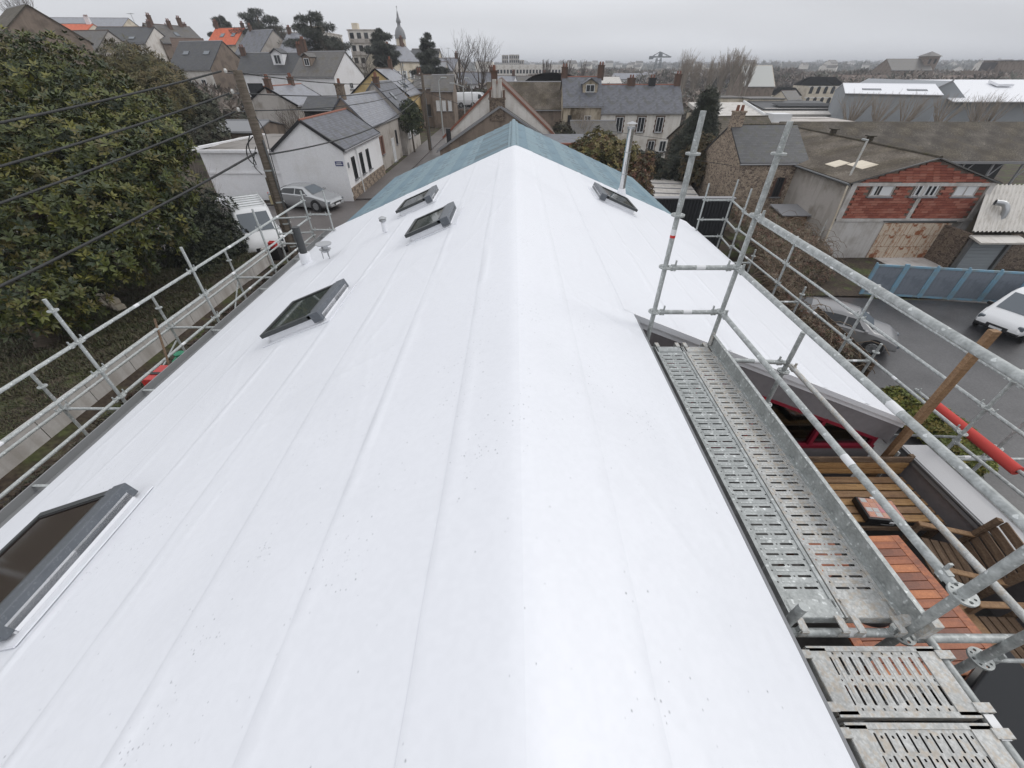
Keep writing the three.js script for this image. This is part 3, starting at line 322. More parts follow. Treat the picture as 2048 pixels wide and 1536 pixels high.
// cases on the street scaffold
{ const c = thing('red_crate', 'red plastic crate standing by the gutter on the street scaffold', 'crate', [-6.42, -5.0, -5.75]); part(c, 'body', rbx(.3, .66, .42, .02, 0, .33, 0), mat.red); part(c, 'lid', rbx(.33, .05, .45, .015, 0, .69, 0), M([.5, .04, .035], .4)); part(c, 'strap', bx(.34, .02, .06, 0, .72, .05), mat.black);
  const d = thing('green_bag', 'green rubble bag next to the red crate on the scaffold', 'bag', [-6.4, -5.02, -6.35]); const g = new THREE.SphereGeometry(.3, 16, 12); const p = g.attributes.position; for (let i = 0; i < p.count; i++) { const k = 1 + .18 * (vn(p.getX(i) * 9, p.getY(i) * 9 + p.getZ(i) * 7, 3) - .5); p.setXYZ(i, p.getX(i) * k * .7, p.getY(i) * k * 1.25 + .33, p.getZ(i) * k); } g.computeVertexNormals(); part(d, 'sack', g, M([.03, .22, .12], .7)); part(d, 'neck', cyl(.06, .09, .08, 0, .66, 0, 10), M([.03, .22, .12], .7)); }

// ---------------------------------------------------------------- garden wall, litter by the pole
{ const w = thing('garden_wall', 'low grey concrete panel wall between the garden and the building', 'wall', [-11.33, 0, 0]); for (let i = 0; i < 14; i++) part(w, 'panel', bx(.12, .62, 1.38, 0, -6.85, .8 - i * 1.4 + .1), mat.conc); part(w, 'coping', bx(.14, .04, 19.6, 0, -6.515, -8.15), mat.conc); part(w, 'end_post', bx(.24, .75, .24, 0, -6.8, -18.05), mat.conc); }
{ const w = thing('stone_edging', 'short pale stone wall in the grass under the big tree', 'wall', [-14.75, -6.75, -13.1], -.5); seed(21); for (let r = 0; r < 3; r++) for (let i = 0; i < 7; i++) part(w, 'stone', rbx(rr(.3, .38), .17, .26, .03, -1.1 + i * .37 + (r % 2) * .15, .1 + r * .18, rr(-.02, .02)), i % 2 ? mat.stone : mat.cream); }
{ const b = thing('red_fuel_can', 'red plastic can standing at the end of the concrete wall', 'can', [-11.2, -7.15, -18.6]); part(b, 'body', rbx(.34, .3, .24, .04, 0, .69, 0), mat.red); part(b, 'stand', bx(.4, .54, .3, 0, .27, 0), mat.black); part(b, 'handle', rod([-.1, .86, 0], [.1, .86, 0], .02, 8), mat.red);
  const t = thing('spare_tyre', 'black tyre leaning near the foot of the timber pole', 'tyre', [-9.75, -6.85, -17.6], .6); part(t, 'tread', new THREE.TorusGeometry(.24, .085, 12, 28), mat.rubber); part(t, 'rim', new THREE.TorusGeometry(.15, .03, 8, 24), mat.steel); }

// ---------------------------------------------------------------- utility poles and cables
const poles = [];
function utilPole(label, x, z, yb, yt, r0, r1, ins) { const p = thing('utility_pole', label, 'pole', [x, yb, z]); const H = yt - yb; part(p, 'shaft', rod([0, 0, 0], [0, H, 0], r0, 18, r1), mat.pole); for (const [dy, dx, dz] of ins) { const b = part(p, 'insulator_arm', [rod([0, H + dy, 0], [dx, H + dy, dz], .012, 6)], mat.galvDark); part(b, 'insulator', [cyl(.035, .055, .07, dx, H + dy, dz, 12), cyl(.045, .03, .05, dx, H + dy + .07, dz, 12)], mat.ceramic); } return p; }
const P1 = [-9.2, -16.6];
{ const p = utilPole('big leaning weathered timber pole rising behind the white roof', ...P1, -7.4, -.05, .19, .14, [[-.08, -.3, .15], [-.62, -.3, .15], [-1.12, -.3, .15]]); p.rotation.z = -.02;
  part(p, 'conduit', [rod([.2, 0, .08], [.17, 5.4, .08], .03, 8)], mat.galvDark); part(p, 'conduit', [rod([-.1, 0, .2], [-.09, 4.2, .17], .05, 8)], mat.bark); part(p, 'steel_band', [1.6, 2.5, 3.3, 4.4].map(y => cyl(.215 - y * .008, .215 - y * .008, .05, 0, y, 0, 18)), mat.galv); part(p, 'junction_box', rbx(.12, .32, .1, .02, -.2, 3.4, .1), M([.5, .42, .25], .7));
  part(p, 'cable_loop', [cable([[-.1, 5.5, .17], [-.42, 5.2, .2], [-.5, 4.8, .2], [-.3, 4.6, .2], [-.35, 5.2, .2], [-.15, 5.6, .2]], .018, 30), cable([[.18, 6.1, .1], [.34, 5.7, .12], [.3, 4.9, .12], [.22, 3, .12]], .014, 30), cable([[-.1, 5.2, .2], [-.35, 4.6, .25], [-.2, 4.3, .2]], .014, 20)], mat.cableM); }
const P2 = [-9.45, -52];
{ const p = utilPole('thin timber pole wrapped in cables on the far pavement', ...P2, -7.3, -.4, .17, .12, [[-.1, -.25, 0], [-.5, -.25, 0], [-.9, -.25, 0], [-1.4, .2, 0]]); part(p, 'conduit', rod([.18, 0, .05], [.14, 4.8, .05], .05, 8), mat.galvDark); }
{ const g = thing('lattice_pole', 'slender metal pole hung with white insulators above the grey roofs', 'pole', [-13.6, -6.6, -62]); part(g, 'shaft', [rod([-.12, 0, 0], [-.1, 7.2, 0], .05, 6), rod([.12, 0, 0], [.1, 7.2, 0], .05, 6)], mat.galvDark); for (let i = 0; i < 8; i++) part(g, 'insulator', cyl(.1, .12, .16, (i % 2 ? 1 : -1) * .22, 4 + i * .4, 0, 10), mat.ceramic); }
function span(label, a, b, sag, r) { const pts = []; for (let i = 0; i <= 16; i++) { const t = i / 16; pts.push([a[0] + (b[0] - a[0]) * t, a[1] + (b[1] - a[1]) * t - sag * 4 * t * (1 - t), a[2] + (b[2] - a[2]) * t]); } return solo('overhead_cable', cable(pts, r, 64), mat.cableM, label, 'cable', 'overhead cables at the timber pole'); }
[['top', -.08], ['middle', -.66], ['third', -1.16]].forEach(([n, y], i) => { span(`${n} black cable running from the big timber pole past the glossy tree`, [P1[0] - .3, y, P1[1] + .15], [[-14.1, -1.7, 6.5], [-13.9, -2.45, 6.5], [-13.7, -3.15, 6.5]][i], [.45, .5, .5][i], .026); span(`${n} cable between the two timber poles over the white house`, [P1[0] - .2, y, P1[1] - .1], [P2[0] - .25, [-.5, -.9, -1.3][i], P2[1]], .55, .02); });
span('thick low cable slung from the pole across the leafy tree', [P1[0] - .1, -2.4, P1[1] + .1], [-13.6, -4.6, 6.5], .45, .034); span('twisted low cable from the big pole along the white house', [P1[0] + .1, -2.5, P1[1] - .1], [P2[0], -1.9, P2[1]], .85, .03);
span('service cable from the far pole over the blue roof', [P2[0], -1.9, P2[1]], [16, -5.6, -33], .7, .018); span('cable from the far pole towards the cream house', [P2[0], -1.0, P2[1]], [-20, 1.2, -75], .5, .016); span('thin cable in front of the long slate house', [10, -5.2, -50], [30, -6, -36], .2, .016);

// ---------------------------------------------------------------- vehicles
function loft(st, cr = .7) { // st: [x,yb,yh,yt,wb,wm,wt]
  const ring = s => { const [x, yb, yh, yt, wb, wm, wt] = s; const h = [[0, yb], [wb, yb], [wm * .985, yb + (yh - yb) * .3], [wm, yb + (yh - yb) * .62], [wm * .985, yh - .02], [wm * .95, yh], [wt + (wm * .95 - wt) * .06, yt - (yt - yh) * .1], [wt * .9, yt - .004], [wt * .5, yt + .012], [0, yt + .016]]; return [...h.map(p => [x, p[1], p[0]]), ...h.slice(1, -1).reverse().map(p => [x, p[1], -p[0]])]; };
  const R = st.map(ring), n = R[0].length, P = [], id = []; R.forEach(r => r.forEach(p => P.push(...p)));
  for (let i = 0; i < R.length - 1; i++) for (let j = 0; j < n; j++) { const a = i * n + j, b = i * n + (j + 1) % n, c = a + n, d = b + n; id.push(a, c, b, b, c, d); }
  for (const [o, f] of [[0, 0], [(R.length - 1) * n, 1]]) for (let j = 1; j < n - 1; j++) f ? id.push(o, o + j + 1, o + j) : id.push(o, o + j, o + j + 1);
  const g = new THREE.BufferGeometry(); g.setAttribute('position', new THREE.Float32BufferAttribute(P, 3)); g.setIndex(id); g.setAttribute('uv', new THREE.Float32BufferAttribute(new Float32Array(P.length / 3 * 2), 2)); return toCreasedNormals(g, cr);
}
const at = (st, x) => { for (let i = 0; i < st.length - 1; i++) if (x >= st[i][0] && x <= st[i + 1][0]) { const t = (x - st[i][0]) / (st[i + 1][0] - st[i][0]); return st[i].map((v, k) => v + (st[i + 1][k] - v) * t); } return st[x < 0 ? 0 : st.length - 1]; };
function patch(f, nu, nv, off = .008) { const P = [], id = []; for (let j = 0; j <= nv; j++) for (let i = 0; i <= nu; i++) P.push(...f(i / nu, j / nv)); for (let j = 0; j < nv; j++) for (let i = 0; i < nu; i++) { const a = j * (nu + 1) + i, b = a + nu + 1; id.push(a, a + 1, b, b, a + 1, b + 1); } const g = new THREE.BufferGeometry(); g.setAttribute('position', new THREE.Float32BufferAttribute(P, 3)); g.setIndex(id); g.setAttribute('uv', new THREE.Float32BufferAttribute(new Float32Array(P.length / 3 * 2), 2)); g.computeVertexNormals(); return g; }
function sideGlass(st, x0a, x1a, x0b, x1b, s, lo = .12, hi = .84) { return patch((u, v) => { const x = (x0a + (x1a - x0a) * u) * (1 - v) + (x0b + (x1b - x0b) * u) * v, q = at(st, x), t = lo + (hi - lo) * v, w0 = q[5] * .95, w1 = q[6] + (w0 - q[6]) * .06; return [x, q[2] + (q[3] * .9 + q[2] * .1 - q[2]) * t, s * (w0 + (w1 - w0) * t + .012)]; }, 6, 3); }
function topGlass(st, x0, x1, inset = .06) { return patch((u, v) => { const x = x0 + (x1 - x0) * v, q = at(st, x), w = q[6] * .9 - inset; return [x + .006 * Math.sign(x1), q[3] + .026, (u * 2 - 1) * w]; }, 6, 6); }
function wheel(P, x, y, z, r, s) { const w = new THREE.Group(); w.name = 'wheel'; w.position.set(x, y, z); P.add(w); part(w, 'tyre', new THREE.TorusGeometry(r * .8, r * .24, 10, 24).scale(1, 1, 1.1), mat.rubber); part(w, 'rim', [new THREE.CylinderGeometry(r * .6, r * .6, .04, 20).rotateX(Math.PI / 2).translate(0, 0, s * .05)], mat.galvDark); part(w, 'spokes', [...Array(5)].map((_, i) => bx(r * .18, r * 1.15, .03, 0, 0, s * .075, 0, 0, i * Math.PI / 5)).concat([new THREE.TorusGeometry(r * .6, r * .05, 6, 20).translate(0, 0, s * .07)]), mat.steel); return w; }
function vehicle(name, label, p, ry, st, paint, o) { const c = thing(name, label, o.cat, p, ry); part(c, 'body', loft(st), paint);
  for (const [a, b, a2, b2] of o.side) for (const s of [-1, 1]) part(c, 'side_window', sideGlass(st, a, b, a2, b2, s, o.lo ?? .12, o.hi ?? .84), mat.pane); part(c, 'windscreen', topGlass(st, ...o.wind), mat.paneL); if (o.rear) part(c, 'rear_window', topGlass(st, ...o.rear), mat.pane);
  for (const x of o.wx) for (const s of [-1, 1]) { const q = at(st, x); part(c, 'wheel_arch', new THREE.CylinderGeometry(o.r * 1.16, o.r * 1.16, .06, 28).rotateX(Math.PI / 2).translate(x, o.r + .02, s * (q[5] - .022)), mat.dark); wheel(c, x, o.r, s * (q[5] - .06), o.r, s); }
  const f = st[st.length - 1], fr = st[st.length - 2]; for (const s of [-1, 1]) { const h = rbx(o.hl?.[0] ?? .28, o.hl?.[1] ?? .14, .22, .04, fr[0] - .02, (fr[2] + fr[3]) / 2 - (o.hd ?? .1), s * (fr[5] - .16)); part(c, 'headlight', h, mat.paneL); part(c, 'mirror', rbx(.14, .14, .2, .04, o.mx, at(st, o.mx)[2] + .09, s * (at(st, o.mx)[5] + .1)), o.mm ?? paint); part(c, 'tail_light', rbx(.06, .2, .12, .02, st[1][0] - .03, st[1][2] - .06, s * (st[1][5] - .12)), mat.red); }
  part(c, 'grille', rbx(.05, .16, fr[5] * .9, .02, f[0] - .005, (f[1] + f[2]) / 2 + .02, 0), mat.dark); part(c, 'bumper', rbx(.16, .16, f[5] * 2.1, .05, f[0] - .06, f[1] + .02, 0), o.bm ?? paint); part(c, 'number_plate', bx(.01, .1, .46, f[0] + .03, f[1] + .06, 0), mat.sticker); for (const x of o.door) for (const s of [-1, 1]) part(c, 'door_handle', rbx(.16, .03, .03, .01, x, at(st, x)[2] - .1, s * (at(st, x)[5] + .005)), paint);
  return c; }
const stCoupe = [[-2.4, .42, .72, .76, .6, .72, .6], [-2.25, .3, .88, .92, .7, .85, .72], [-1.7, .22, .95, 1.03, .78, .92, .7], [-.95, .2, .97, 1.33, .8, .935, .58], [-.1, .2, .95, 1.4, .8, .935, .6], [.5, .2, .93, 1.36, .8, .93, .58], [1.2, .2, .9, .96, .8, .92, .74], [1.85, .22, .76, .84, .76, .9, .76], [2.25, .28, .62, .7, .68, .82, .7], [2.42, .34, .5, .54, .55, .66, .55]];
vehicle('silver_coupe', 'silver coupe parked at the kerb beside the white house', [-13.9, -7.38, -28.7], -.28, stCoupe, mat.paintSilver, { cat: 'car', side: [[-.02, .95, -.02, .5], [-1.35, -.1, -.98, -.08]], wind: [1.16, .54], rear: [-1.66, -1.0], wx: [-1.35, 1.4], r: .33, mx: .82, door: [.1] });
const stVan = [[-2.45, .5, .9, 1.9, .8, .88, .76], [-2.4, .4, 1.05, 1.98, .85, .96, .8], [-1.2, .35, 1.1, 2.0, .88, .98, .82], [.5, .35, 1.1, 2.0, .88, .98, .82], [1.05, .35, 1.1, 1.94, .88, .98, .78], [1.85, .35, 1.08, 1.16, .88, .97, .84], [2.3, .38, .86, .98, .8, .92, .8], [2.48, .42, .66, .74, .68, .8, .68]];
{ const v = vehicle('white_van', 'white panel van with roof rack parked by the hedge', [-13.3, -7.4, -21.2], -.98, stVan, mat.paintWhite, { cat: 'van', side: [[.62, 1.62, .66, 1.1]], wind: [1.8, 1.1], wx: [-1.45, 1.6], r: .33, mx: 1.4, door: [.7, -.2], bm: mat.black, mm: mat.black, hl: [.26, .2] });
  part(v, 'roof_rack', [...[-2.1, -1.6, -1.1, -.6, -.1, .4].map(x => bx(.04, .03, 1.4, x, 2.07, 0)), bx(2.7, .04, .04, -.85, 2.09, .7), bx(2.7, .04, .04, -.85, 2.09, -.7)], mat.galv); }
vehicle('white_delivery_van', 'white delivery van parked in front of the blue gate', [24.75, -9.98, -17.3], -2.74, stVan.map(s => [s[0], s[1], s[2] * .92, s[3] * .92, s[4] * .95, s[5] * .95, s[6] * .95]), mat.paintWhite, { cat: 'van', side: [[.62, 1.62, .66, 1.1]], wind: [1.8, 1.1], wx: [-1.45, 1.6], r: .33, mx: 1.4, door: [.75], bm: mat.black, mm: mat.black, hl: [.3, .2] });
const stHatch = [[-2.05, .4, .8, 1.0, .6, .76, .6], [-1.95, .28, .95, 1.25, .7, .84, .62], [-1.4, .22, .98, 1.46, .78, .9, .58], [-.3, .2, .97, 1.52, .8, .91, .6], [.35, .2, .95, 1.46, .8, .91, .58], [1.1, .2, .92, .98, .8, .9, .74], [1.7, .24, .8, .88, .74, .87, .74], [2.05, .3, .64, .7, .64, .78, .66], [2.14, .36, .52, .56, .55, .66, .55]];
vehicle('grey_car', 'grey hatchback nosing out from the bramble bank', [15.2, -9.98, -16.3], -.62, stHatch, mat.paintGrey, { cat: 'car', side: [[.0, .92, .0, .4], [-1.2, -.06, -1.1, -.06]], wind: [1.06, .42], rear: [-1.92, -1.46], wx: [-1.25, 1.3], r: .33, mx: .8, door: [.05, -1.0] });

// ---------------------------------------------------------------- vegetation helpers
function inst(P, name, geo, m, list, pal) { const I = new THREE.InstancedMesh(geo, m, list.length), o = new THREE.Object3D(), c = new THREE.Color(); list.forEach((l, i) => { o.position.copy(l.p); o.quaternion.copy(l.q); o.scale.setScalar(l.s); o.updateMatrix(); I.setMatrixAt(i, o.matrix); const a = pal[Math.floor(rnd() * pal.length)], k = rr(.8, 1.2); I.setColorAt(i, c.setRGB(a[0] * k, a[1] * k, a[2] * k)); }); I.name = name; I.castShadow = I.receiveShadow = true; I.userData.kind = 'stuff'; P.add(I); return I; }
function leafGeo(n, len, wid, tilt, fold = .25) { const P = [], N = []; for (let i = 0; i < n; i++) { const a = i / n * 6.283 + (i % 2) * .3, t = tilt * (i % 2 ? 1 : .55), ca = Math.cos(a), sa = Math.sin(a), ct = Math.cos(t), st = Math.sin(t); const pt = (l, w, d) => [ca * (l * ct - d * st) - sa * w, l * st + d * ct, sa * (l * ct - d * st) + ca * w]; const b = pt(.02, 0, 0), m1 = pt(len * .5, wid / 2, fold * wid), m2 = pt(len * .5, -wid / 2, fold * wid), mm = pt(len * .55, 0, 0), e = pt(len, 0, -len * .08); P.push(...b, ...mm, ...m1, ...m1, ...mm, ...e, ...b, ...m2, ...mm, ...m2, ...e, ...mm); } const g = new THREE.BufferGeometry(); g.setAttribute('position', new THREE.Float32BufferAttribute(P, 3)); g.computeVertexNormals(); return g; }
const QU = new THREE.Quaternion(), qv = V();
function lobePts(lobes, n, sz, jit = .7, inner = .35) { const tot = lobes.reduce((a, l) => a + l[3] * l[4], 0), out = []; for (const l of lobes) { const k = Math.round(n * l[3] * l[4] / tot); for (let i = 0; i < k; i++) { const y = rr(-1, 1), a = rr(0, 6.283), h = Math.sqrt(1 - y * y), d = V(h * Math.cos(a), y, h * Math.sin(a)); const bump = .82 + .36 * vn(d.x * 3 + l[0], d.y * 3 + d.z * 3, 17), r = rnd() < inner ? rr(.45, .85) : rr(.82, 1.04); const p = V(l[0] + d.x * l[3] * r * bump, l[1] + d.y * l[4] * r * bump, l[2] + d.z * (l[5] ?? l[3]) * r * bump); qv.copy(d).add(V(rr(-jit, jit), rr(-.1, jit) + .25, rr(-jit, jit))).normalize(); const q = new THREE.Quaternion().setFromUnitVectors(UP, qv); QU.setFromAxisAngle(UP, rr(0, 6.3)); q.multiply(QU); out.push({ p, q, s: sz * rr(.55, 1.35) }); } } return out; }
function limb(P0, d, L, r, dep, out, o) { let p = V(...P0), dir = d.clone(); const n = o.seg ?? 2; for (let i = 0; i < n; i++) { const e = p.clone().addScaledVector(dir, L / n), r2 = r * (1 - .35 / n); out.push(new THREE.CylinderGeometry(r2, r, L / n, dep > 2 ? 6 : 4, 1, true).applyQuaternion(new THREE.Quaternion().setFromUnitVectors(UP, dir)).translate((p.x + e.x) / 2, (p.y + e.y) / 2, (p.z + e.z) / 2)); p = e; r = r2; dir.add(V(rr(-1, 1), rr(-.4, 1) * (o.up ?? .6), rr(-1, 1)).multiplyScalar(o.wig ?? .18)).normalize(); if (dep > 0 && i < n - 1 && rnd() < .8) limb([p.x, p.y, p.z], branchDir(dir, o.ang), L * .62, r * .55, dep - 1, out, o); } if (dep > 0) { const k = o.kids ?? 3; for (let i = 0; i < k; i++) limb([p.x, p.y, p.z], branchDir(dir, o.ang), L * rr(.6, .85), r * .62, dep - 1, out, o); } }
const branchDir = (d, a = .5) => d.clone().add(V(rr(-1, 1), rr(-.25, .8), rr(-1, 1)).multiplyScalar(a * 1.5)).normalize();
function bareTree(name, label, p, H, o = {}, group) { const t = thing(name, label, 'tree', p, rr(0, 6), group), tr = [], out = []; tr.push(new THREE.CylinderGeometry(H * .016, H * .026, H * .3, 8).translate(0, H * .15, 0)); part(t, 'trunk', tr, o.m ?? mat.twig); for (let i = 0; i < (o.main ?? 5); i++) limb([0, H * rr(.2, .32), 0], V(rr(-1, 1) * (o.spread ?? .5), 1, rr(-1, 1) * (o.spread ?? .5)).normalize(), H * (o.len ?? .3), H * .013, o.dep ?? 3, out, { ang: o.ang ?? .45, up: o.up ?? .6, kids: o.kids ?? 3, wig: .15 }); part(t, 'crown', out, o.m ?? mat.twig); return t; }
const needle = leafGeo(9, .34, .05, .5, .1), tuft = leafGeo(6, .3, .13, .55), small = leafGeo(6, .16, .08, .5);
function evergreen(name, label, p, lobes, n, geo, sz, pal, trunkH, group, jit, cat = 'tree') { const t = thing(name, label, cat, p, 0, group); const tr = [rod([0, -.3, 0], [rr(-.1, .1), trunkH, rr(-.1, .1)], Math.max(.05, trunkH * .035), 8, Math.max(.03, trunkH * .012))]; for (const l of lobes.slice(0, 14)) tr.push(rod([0, Math.min(trunkH * .9, Math.max(.2, l[1] - l[4] * .6)), 0], [l[0] * .8, l[1], l[2] * .8], .03 + trunkH * .006, 5, .015)); part(t, name.match(/shrub|hedge|bush/) ? 'stems' : 'trunk', tr, mat.bark); inst(t, 'crown', geo, mat.leaf, lobePts(lobes, n, sz, jit), pal); return t; }
// ---------------------------------------------------------------- near trees and hedges
seed(101);
{ const t = thing('magnolia_tree', 'big glossy evergreen tree with large leaves filling the garden', 'tree', [-14.4, -6.7, -10.2]);
  const lobes = [[-3.74, 5.76, -8.11, 1.7, 1.45], [-2.21, 5.88, -8.85, 1.6, 1.36], [-3.95, 6.7, -10.2, 1.4, 1.1], [-5.55, 6.8, -10.3, 1.4, 1.1], [0, 5.1, -7.66, 1.5, 1.28], [1.3, 4.5, -6.5, 1.2, 1.0], [1.85, 4.5, -6.5, .8, .65], [-.4, 4.5, -5.2, 1.7, 1.44], [-1.6, 4.4, -4.5, 1.7, 1.44], [1.2, 4, -4.8, 1.5, 1.28], [2.0, 3.5, -5, 1.2, 1.0], [0, 3.2, -2.9, 1.6, 1.36], [1.4, 2.95, -3.3, 1.5, 1.28], [2.1, 2.5, -3.7, 1.2, 1.0], [-.7, 2.65, -1.84, 1.5, 1.28], [.6, 2, -1.96, 1.2, 1], [1.5, 1.85, -2.4, 1.1, .9], [.4, 1.5, -.27, 1.2, 1], [1.1, 1.2, -.6, .9, .75], [-4.6, 5.1, -6.3, 2, 1.7], [-2.9, 3.2, -2.9, 2, 1.7], [-1, 4.6, -7.4, 2.4, 1.9]];
  const tr = [rod([.2, -.2, 0], [-.2, 1.6, -.9], .3, 12, .22), rod([-.2, 1.6, -.9], [-1, 4.2, -4.5], .22, 10, .12)]; for (const l of lobes) tr.push(rod([-.2 + l[0] * .2, 1.4 + l[1] * .25, -.9 + l[2] * .3], [l[0] * .92, l[1] - .2, l[2] * .95], .1, 6, .03)); part(t, 'trunk', tr, mat.bark);
  inst(t, 'crown', leafGeo(6, .2, .075, .7, .14), mat.leafMag, lobePts(lobes, 11500, 1.02, .6, .45), [[.08, .095, .015], [.055, .07, .015], [.11, .118, .02], [.17, .16, .03], [.032, .048, .014], [.055, .07, .018], [.12, .1, .026], [.022, .036, .012]]); }
evergreen('dark_shrub', 'dense dark green shrub between the tree and the van', [-13.6, -6.9, -17.6], [[-1.3, 1.4, -2.2, 1.4, 1.2], [.1, .7, -.4, 1.35, 1.1], [-.5, .7, .2, 1.3, 1.1], [.5, .4, .1, .9, .7], [.5, .1, 1.2, .9, .6], [-2.6, 1.3, -3.2, 1.1, .9]], 5200, small, .85, [[.022, .032, .016], [.03, .04, .02], [.045, .052, .022], [.018, .026, .014]], 1.2, null, .7, 'shrub');
evergreen('round_conifer', 'dark rounded conifer behind the cables on the hillside', [-29, -6.4, -39.5], [[-1.5, 6.1, -1, 2.1, 2], [-2.9, 5.2, -.4, 1.6, 1.8], [.3, 5.5, -.6, 2.1, 2], [1.9, 4.4, 1.5, 1.8, 1.9], [0, 3.9, 1.8, 2.2, 2.3], [1.9, 4.9, -.1, 1.4, 1.4], [-2, 3.2, 1, 2, 2.2]], 5200, needle, 1.15, [[.085, .078, .02], [.11, .09, .024], [.055, .058, .02], [.12, .088, .03]], 5);
evergreen('olive_bush', 'grey green bush beside the dark rounded conifer', [-26.6, -6.4, -39.5], [[-.3, 4.1, -.7, 1.8, 1.6], [1.1, 3.6, -.4, 1.2, 1.2], [-1.1, 3.7, .9, 1.6, 1.6], [.5, 2.2, .4, 2.2, 1.8]], 2600, tuft, .8, [[.055, .064, .038], [.075, .08, .05], [.06, .055, .034]], 4, null, .7, 'bush');
{ const t = thing('bare_shrub', 'pale leafless twiggy shrub against the white annex wall', 'shrub', [-20.2, -7.4, -27.9]); const out = []; seed(41); for (let i = 0; i < 46; i++) limb([rr(-1.2, .9), 0, rr(-.3, .3)], V(rr(-.35, .35), 1, rr(-.3, .3)).normalize(), rr(.9, 1.7), .016, 1, out, { ang: .3, kids: 3, seg: 2 }); part(t, 'twigs', out, mat.twigL); }
evergreen('round_bush', 'rounded evergreen bush on the pavement beyond the slate roofs', [-10.9, -7.4, -50.5], [[.1, 3.6, 0, 1.15, 1.1], [-.5, 3, .3, .9, .9], [.5, 2.8, .2, .9, .9], [0, 4.2, 0, .8, .7]], 1500, small, 1.15, [[.03, .045, .016], [.045, .06, .02], [.06, .07, .026]], 3.4, null, .7, 'bush');
seed(55);
evergreen('golden_shrub', 'big variegated golden shrub behind the blue roof', [6, -9.6, -31.2], [[-.2, 5.2, .1, 1.5, 1.2], [1.2, 4.8, .2, 1.35, 1.1], [-1.1, 4.8, .3, 1.2, 1.1], [.3, 3.6, .8, 1.7, 1.4], [1.6, 3.6, .6, 1.2, 1.2], [-1.2, 3.6, .6, 1.2, 1.2]], 3600, tuft, .75, [[.2, .16, .05], [.13, .12, .035], [.06, .065, .02], [.24, .2, .09], [.14, .085, .04]], 4.2, null, .7, 'shrub');
evergreen('russet_shrub', 'upright russet leaved shrub beside the steel flue', [8, -9.8, -28.6], [[.4, 4.5, -.4, .75, .95], [-.2, 4, 1, .8, .9], [.3, 3.3, .2, .9, .9], [.6, 5.1, -.3, .4, .6]], 1500, tuft, .6, [[.16, .07, .045], [.1, .06, .03], [.2, .14, .06], [.06, .055, .025]], 4, null, .7, 'shrub');
evergreen('garden_hedge', 'dark green mounded hedge in front of the long slate house', [12.8, -10, -41], [[-.5, 3.0, -.6, 1.7, 1.1], [1, 2.4, 0, 1.7, 1.1], [2.4, 2.2, 1, 1.4, 1.1], [-1.8, 3.2, -1.4, 1.3, 1.0]], 2600, tuft, .8, [[.025, .032, .018], [.038, .042, .022], [.05, .045, .025]], 3, null, .7, 'hedge');
{ const lb = []; for (let i = 0; i < 11; i++) { const t = i / 10; lb.push([rr(-.9, .9) * (1 - t * .7), 1 + t * 6.7, rr(-.9, .9) * (1 - t * .7), 2.9 * (1 - t * .74), 1.15]); } evergreen('tall_conifer', 'tall dark conifer standing left of the stone gable', [16.5, -10, -41.5], lb, 7000, needle, 1.1, [[.018, .026, .014], [.026, .034, .018], [.035, .04, .02]], 8); }
evergreen('bronze_shrub', 'bronze tinted loose shrub at the foot of the tall conifer', [15.7, -10, -38.6], [[-.3, 4.1, 0, 1.1, 1], [.4, 4.9, -.3, .9, .9], [0, 3, .4, 1.3, 1.1]], 1400, tuft, .7, [[.08, .06, .025], [.05, .05, .02], [.11, .075, .03]], 3.6, null, .7, 'shrub');
evergreen('green_hedge', 'yellow green low hedge at the edge of the parking lot', [14.2, -10, -9.9], [[-.3, .5, -1.0, .65, .5], [0, .55, -.2, .7, .55], [.1, .55, .6, .7, .55], [0, .5, 1.4, .65, .5]], 3200, small, .9, [[.13, .15, .022], [.17, .18, .03], [.09, .11, .02], [.18, .15, .03]], .6, null, .7, 'hedge');
